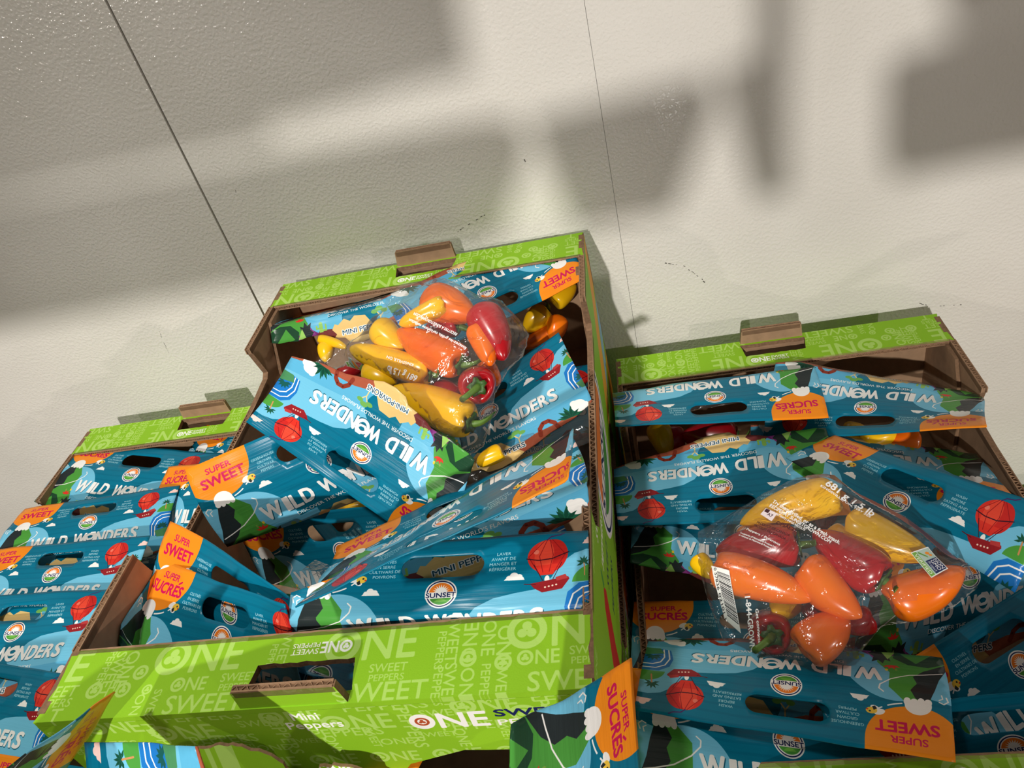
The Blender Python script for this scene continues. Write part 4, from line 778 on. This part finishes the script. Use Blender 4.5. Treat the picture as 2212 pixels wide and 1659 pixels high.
PROF = {'long': [(0.05, 0), (.025, .3), (-.005, .55), (.0, .78), (.05, .95), (.16, 1.03), (.32, 1.0), (.48, .94), (.62, .83), (.75, .68), (.86, .48), (.94, .29), (.985, .12), (1.0, 0)],
        'thin': [(0.03, 0), (.01, .4), (.0, .65), (.03, .88), (.1, 1.0), (.3, 1.0), (.5, .95), (.7, .84), (.84, .68), (.93, .46), (.98, .22), (1.0, 0)],
        'face': [(0.16, 0), (.11, .26), (.03, .5), (-.005, .66), (.0, .82), (.07, .96), (.2, 1.03), (.4, 1.0), (.6, .88), (.78, .66), (.9, .4), (.97, .18), (1.0, 0)]}
def orient(ax, up=Vector((0, -.3, 1))):
    z = ax.normalized(); x = up.cross(z)
    if x.length < 1e-4: x = Vector((1, 0, 0))
    x.normalize(); y = z.cross(x); return x, y, z
PEP_OBJ = []
def pepper(k, pl, A, B, r, col, shape, st, label, rng):
    r *= 1.06
    A = Vector(A)+Vector((0, 0, ZT)); B = Vector(B)+Vector((0, 0, ZT)); ax = B-A; L = max(ax.length, 2.5*r)
    x, y, z = orient(ax); rot0 = rng.uniform(0, 6.28); bend = rng.uniform(-.10, .16)*(1 if shape == 'long' else .5); bdir = rng.uniform(0, 6.28)
    prof = PROF[shape]; n = 26; V, F = [], []
    lob = 3 if rng.random() < .7 else 4
    def axis(t): 
        q = bend*L*(4*t*(1-t)-.0)
        return A+z*(L*t)+(x*math.cos(bdir)+y*math.sin(bdir))*q*.6
    for (t, rr) in prof:
        c = axis(t)
        for i in range(n):
            th = 2*math.pi*i/n; w = max(0, 1-t*1.15); q = r*rr*(1+.055*w*math.cos(lob*th+rot0)+.02*math.sin(2*th+rot0*2+t*3))
            V.append(c+(x*math.cos(th)+y*math.sin(th))*q+z*(w**3*.02*L*math.cos(lob*th+rot0)))
    m = len(prof)
    for j in range(m-1):
        for i in range(n): F.append((j*n+i, j*n+(i+1) % n, (j+1)*n+(i+1) % n, (j+1)*n+i))
    o = mesh_obj('mini_pepper', V, F, m_pep[col], None, None, None, True, A)
    o.location = A
    sd = o.modifiers.new('smooth', 'SUBSURF'); sd.levels = 1; sd.render_levels = 1
    grp = {'C1': 'peppers in the bag on the middle heap', 'R4': 'peppers in the clear bag on the right box'}.get(pl, 'peppers glimpsed inside the other bags')
    tag(o, label, 'pepper', grp)
    if st:
        t0 = prof[0][0]; s = axis(t0)-A
        CV, CF = [s+z*.0005], []; pts = 16
        for ring_ in (0.5, 1.0):
            for i in range(pts):
                th = 2*math.pi*i/pts; rr = r*(.5 if shape != 'face' else .46)*ring_*(1+(.26*math.cos(5*th+rot0) if ring_ == 1 else 0))
                tt = -.012-.01*ring_ if shape != 'face' else (-.03-.03*ring_)
                CV.append((axis(0)-A)+(x*math.cos(th)+y*math.sin(th))*rr+z*(L*(tt if ring_ == 1 else tt*1.3)))
        CF += [(0, 1+i, 1+(i+1) % pts) for i in range(pts)]+[(1+i, 1+pts+i, 1+pts+(i+1) % pts, 1+(i+1) % pts) for i in range(pts)]
        cx = mesh_obj('calyx', CV, CF, m_calyx, o, None, None, True)
        so = cx.modifiers.new('thick', 'SOLIDIFY'); so.thickness = .0016
        SV, SF = [], []; sl = .022 if st == 1 else (.020 if shape != 'face' else .019); k2 = 8; hook = rng.uniform(0, 6.28)
        hv = x*math.cos(hook)+y*math.sin(hook)
        if st == 2: hv = (Vector((-.8, -.35, -.25))-z*(Vector((-.8, -.35, -.25)).dot(z))).normalized()
        for j in range(k2+1):
            t = j/k2; c = (axis(0)-A)-z*(.001+sl*t*(1-.35*t))+hv*(sl*(.9 if st == 2 else .7)*t*t); rr = .0036*(1.15-.45*t) if j < k2 else .0031
            for i in range(8):
                th = 2*math.pi*i/8; SV.append(c+(x*math.cos(th)+y*math.sin(th))*rr)
        for j in range(k2):
            for i in range(8): SF.append((j*8+i, j*8+(i+1) % 8, (j+1)*8+(i+1) % 8, (j+1)*8+i))
        SF.append(tuple(range(k2*8, k2*8+8)))
        mesh_obj('stem', SV, SF, m_stem, o, None, None, True)
    PEP_OBJ.append((pl, o, A, B)); return o
PLAB = ['large orange pepper lying centrally in the middle bag beneath printed recipe lines',
 'orange pepper at the very top of the middle bag, under crinkled film',
 'red pepper pointing downwards at the upper edge of the middle bag',
 'slender yellow pepper just below the topmost orange one in the middle bag',
 'yellow pepper tucked behind the blunt end of the large central orange pepper',
 'long yellow pepper printed over with the pouch weight in the middle bag',
 'big yellow pepper with hooked green stem next to the MINI-POIVRONS band',
 'red pepper facing stem first from the middle bag',
 'small narrow orange pepper wedged between the two red peppers of the middle bag',
 'red pepper mostly hidden above the large central orange pepper, green stem showing',
 'small yellow pepper beneath the long yellow one, its stem towards the cardboard side',
 'dark red pepper deep beneath the stem-first red pepper and big yellow pepper',
 'orange pepper mostly buried beside the stem-first red pepper',
 'small round yellow pepper in the flat bag beside the cardboard corner',
 'thin yellow pepper peeping out below the MINI PEPPERS label of the flat bag',
 'red pepper barely seen under the film left of the long yellow pepper',
 'yellow pepper with green stem below the upside-down SUPER SWEET header',
 'shaded yellow pepper beneath the orange corner of the upside-down SUPER SWEET header',
 'orange slender pepper under the upside-down SUPER SWEET header beside the tilted bag',
 'rounded orange pepper against the middle box wall below the yellow ones',
 'yellow pepper glimpsed between the slanting balloon bag and the edge-on bag',
 'yellow sliver of pepper below the letters of the SUPER SWEET leaning bag',
 'curved yellow pepper under the upside-down rear bag of the right box',
 'red pepper under the MINI PEPPERS strip of the right box rear bag',
 'darker red pepper behind the curved yellow one in the right box',
 'dark orange pepper in the gap below the tan-slotted right bag, nearest the red pepper',
 'bright yellow pepper in the gap below the tan-slotted right bag',
 'bright orange pepper in the gap below the tan-slotted right bag, beside cardboard wall',
 'yellow stemmed pepper partly under the tan-slotted right bag handle',
 'topmost yellow pepper in the clear right bag, pointing to the left box side',
 'yellow pepper beside the MINI PEPPERS band in the clear right bag',
 'red pepper under the white product lines in the clear right bag',
 'red pepper lying in the centre of the clear right bag, green stem lower',
 'long orange pepper above the barcode in the clear right bag',
 'orange pepper beneath the central red one in the clear right bag',
 'orange pepper with the NON GMO badge over it',
 'red pepper facing stem first beside the barcode',
 'orange pepper at the bottom tip of the clear right bag',
 'red pepper glimpsed between bottom orange tip and badge pepper in right bag',
 'yellow pepper glimpsed under the pointed end of the long orange pepper',
 'dark red pepper in the hollow between the three orange peppers of right bag',
 'greenish yellow pepper at the outer left film edge of the clear right bag',
 'yellow pepper glimpsed between the two yellow and central red ones of right bag']

prng = random.Random(11)
for k, (pl, A, B, r, col, shape, st) in enumerate(PEPC['pep']): pepper(k, pl, A, B, r, col, shape, st, PLAB[k], prng)

# ------------------------------------------------------------------ the two clear windows drawn tight over their peppers
def film_art(key):
    c = Canvas(-150, -150, 300, 300, 4, (1, 1, 1, 0))
    W3 = C(246, 246, 246); DK = C(62, 14, 22)
    for nm, q in PEPC['bd'].get(key, {}).items():
        c.poly([(p[0], -p[1]) for p in q], {'band': BROWN, 'hill': TAN, 'dark': MAROON, 'palm': DGREEN}[nm])
    for t, a, b_, s in PEPC['tx'][key]:
        a = np.array([a[0], -a[1]]); b_ = np.array([b_[0], -b_[1]]); d = b_-a; L = np.linalg.norm(d); ang = math.atan2(d[1], d[0]); m = (a+b_)/2
        h = min(L/max(1, glyphs(t)[2])*1.15, s*.40)
        dark = t.startswith('PRODU') or t.startswith('OFS')
        c.text(t, m[0], m[1], h, DK if dark else W3, .03, width=L, ang=ang)
    for nm, q in PEPC['qd'][key].items():
        Q = np.array([(p[0], -p[1]) for p in q]); f = lambda u, v: tuple(Q[0]*(1-u)*(1-v)+Q[1]*u*(1-v)+Q[2]*u*v+Q[3]*(1-u)*v)
        P = lambda u0, v0, u1, v1: [f(u0, v0), f(u1, v0), f(u1, v1), f(u0, v1)]
        d = Q[2]-Q[1]; ang = math.atan2(d[1], d[0]); L = np.linalg.norm(d); wd = np.linalg.norm(Q[1]-Q[0])
        if nm == 'gmo':
            c.poly(Q, WHITE); c.poly(P(.03, .03, .97, .97), C(176, 200, 190)); c.poly(P(.03, .03, .26, .97), C(118, 168, 74)); c.poly(P(.34, .44, .96, .96), NAVY)
            c.text('VERIFIED', *f(.15, .5), wd*.15, WHITE, .02, width=L*.84, ang=ang)
            c.text('NON', *f(.84, .7), wd*.17, WHITE, .03, width=L*.44, ang=ang); c.text('GMO', *f(.64, .7), wd*.17, WHITE, .03, width=L*.44, ang=ang); c.text('Project', *f(.45, .7), wd*.12, WHITE, .01, width=L*.42, ang=ang)
            c.poly([f(.3, .1), f(.6, .36), f(.62, .3), f(.36, .06)], C(96, 150, 60)); c.ell(*f(.72, .2), wd*.1, wd*.08, C(236, 140, 40)); c.ell(*f(.8, .3), wd*.08, wd*.06, C(236, 140, 40))
        elif nm == 'bar':
            c.poly(Q, WHITE); r = random.Random(2); v = .10
            while v < .88:
                w = r.choice((.008, .012, .02)); c.poly(P(.28, v, .96, v+w), C(20, 20, 24)); v += w+r.choice((.008, .014, .02))
            c.text('0 57836 02101 1', *f(.14, .5), wd*.14, C(20, 20, 24), .01, width=L*.78, ang=ang)
        else:
            c.poly(Q, C(240, 226, 230)); c.poly(P(.55, .06, .97, .40), C(60, 20, 30)); c.text('A7', *f(.5, .62), wd*.4, C(60, 20, 30), .02, ang=ang)
    return c.image('film_print')
def window(key, par):
    o, u, v, n = [np.array(x) for x in PEPC['fr'][key]]
    out = [tuple(p) for p in PEPC['fo'][key]]
    # heights of the peppers over the bag's own plane, on a 3 mm grid
    g = .003; N = 100; x0 = -.15
    H = np.full((N, N), -1.0)
    for pl, ob, A, B in PEP_OBJ:
        if pl != key: continue
        for part in [ob]+list(ob.children):
            if part.name.startswith('stem'): continue
            co = np.array([vv.co for vv in part.data.vertices])+np.array(ob.location)-[0, 0, ZT]-o
            pu, pv, ph = co@u, co@v, co@n
            i = ((pu-x0)/g).astype(int); j = ((pv-x0)/g).astype(int)
            ok = (i > 1) & (i < N-2) & (j > 1) & (j < N-2)
            for a in (-1, 0, 1):
                for b_ in (-1, 0, 1): np.maximum.at(H, (j[ok]+b_, i[ok]+a), ph[ok])
    gx = (np.arange(N)+.5)*g+x0
    XX, YY = np.meshgrid(gx, gx); ins = inside(np.stack([XX.ravel(), YY.ravel()], 1)*1000, out).reshape(N, N)
    h = np.where(ins, np.maximum(H, 0), 0.0)
    for it in range(500):
        a = .25*(np.roll(h, 1, 0)+np.roll(h, -1, 0)+np.roll(h, 1, 1)+np.roll(h, -1, 1))
        h = np.where(ins, np.maximum(a, H+.0016), 0.0)
    sm = h.copy()
    for it in range(2): sm = .5*sm+.125*(np.roll(sm, 1, 0)+np.roll(sm, -1, 0)+np.roll(sm, 1, 1)+np.roll(sm, -1, 1))
    h = np.where(ins, np.maximum(sm, H+.0008), 0)
    V, T, bd = tri_mesh(out, grid=4.0, edge_step=4.0)
    fi = (V[:, 0]/1000-x0)/g-.5; fj = (V[:, 1]/1000-x0)/g-.5
    i0 = np.clip(fi.astype(int), 0, N-2); j0 = np.clip(fj.astype(int), 0, N-2); a = fi-i0; b_ = fj-j0
    hh = h[j0, i0]*(1-a)*(1-b_)+h[j0, i0+1]*a*(1-b_)+h[j0+1, i0]*(1-a)*b_+h[j0+1, i0+1]*a*b_
    onb = np.zeros(len(V), bool)
    for p, q in bd: onb[p] = onb[q] = True
    wr = np.array([noise.noise((p[0]*.045+7, p[1]*.05, 2.2)) for p in V])
    hh = np.where(onb, .0005+.003*np.abs(wr), hh+.0012*np.abs(wr))
    hb = np.where(onb, 0, -.003-.002*np.abs(wr))
    X = o+np.outer(V[:, 0]/1000, u)+np.outer(V[:, 1]/1000, v)
    Pt = X+np.outer(hh, n)+[0, 0, ZT]; Pb = X+np.outer(hb, n)+[0, 0, ZT]; m = len(V)
    F = [tuple(t) for t in T]+[tuple(t[::-1]+m) for t in T]
    U = [((p[0]+150)/300, (p[1]+150)/300) for p in V]*2
    top = mesh_obj('clear_window', Pt, [tuple(t) for t in T], film_mat('printed_clear_film', film_art(key), .75), par, None, U[:m], True, par.location)
    mesh_obj('clear_backing', Pb, [tuple(t[::-1]) for t in T], m_film, par, None, None, True, par.location)
window('C1', hero_c)
window('R4', hero_r)
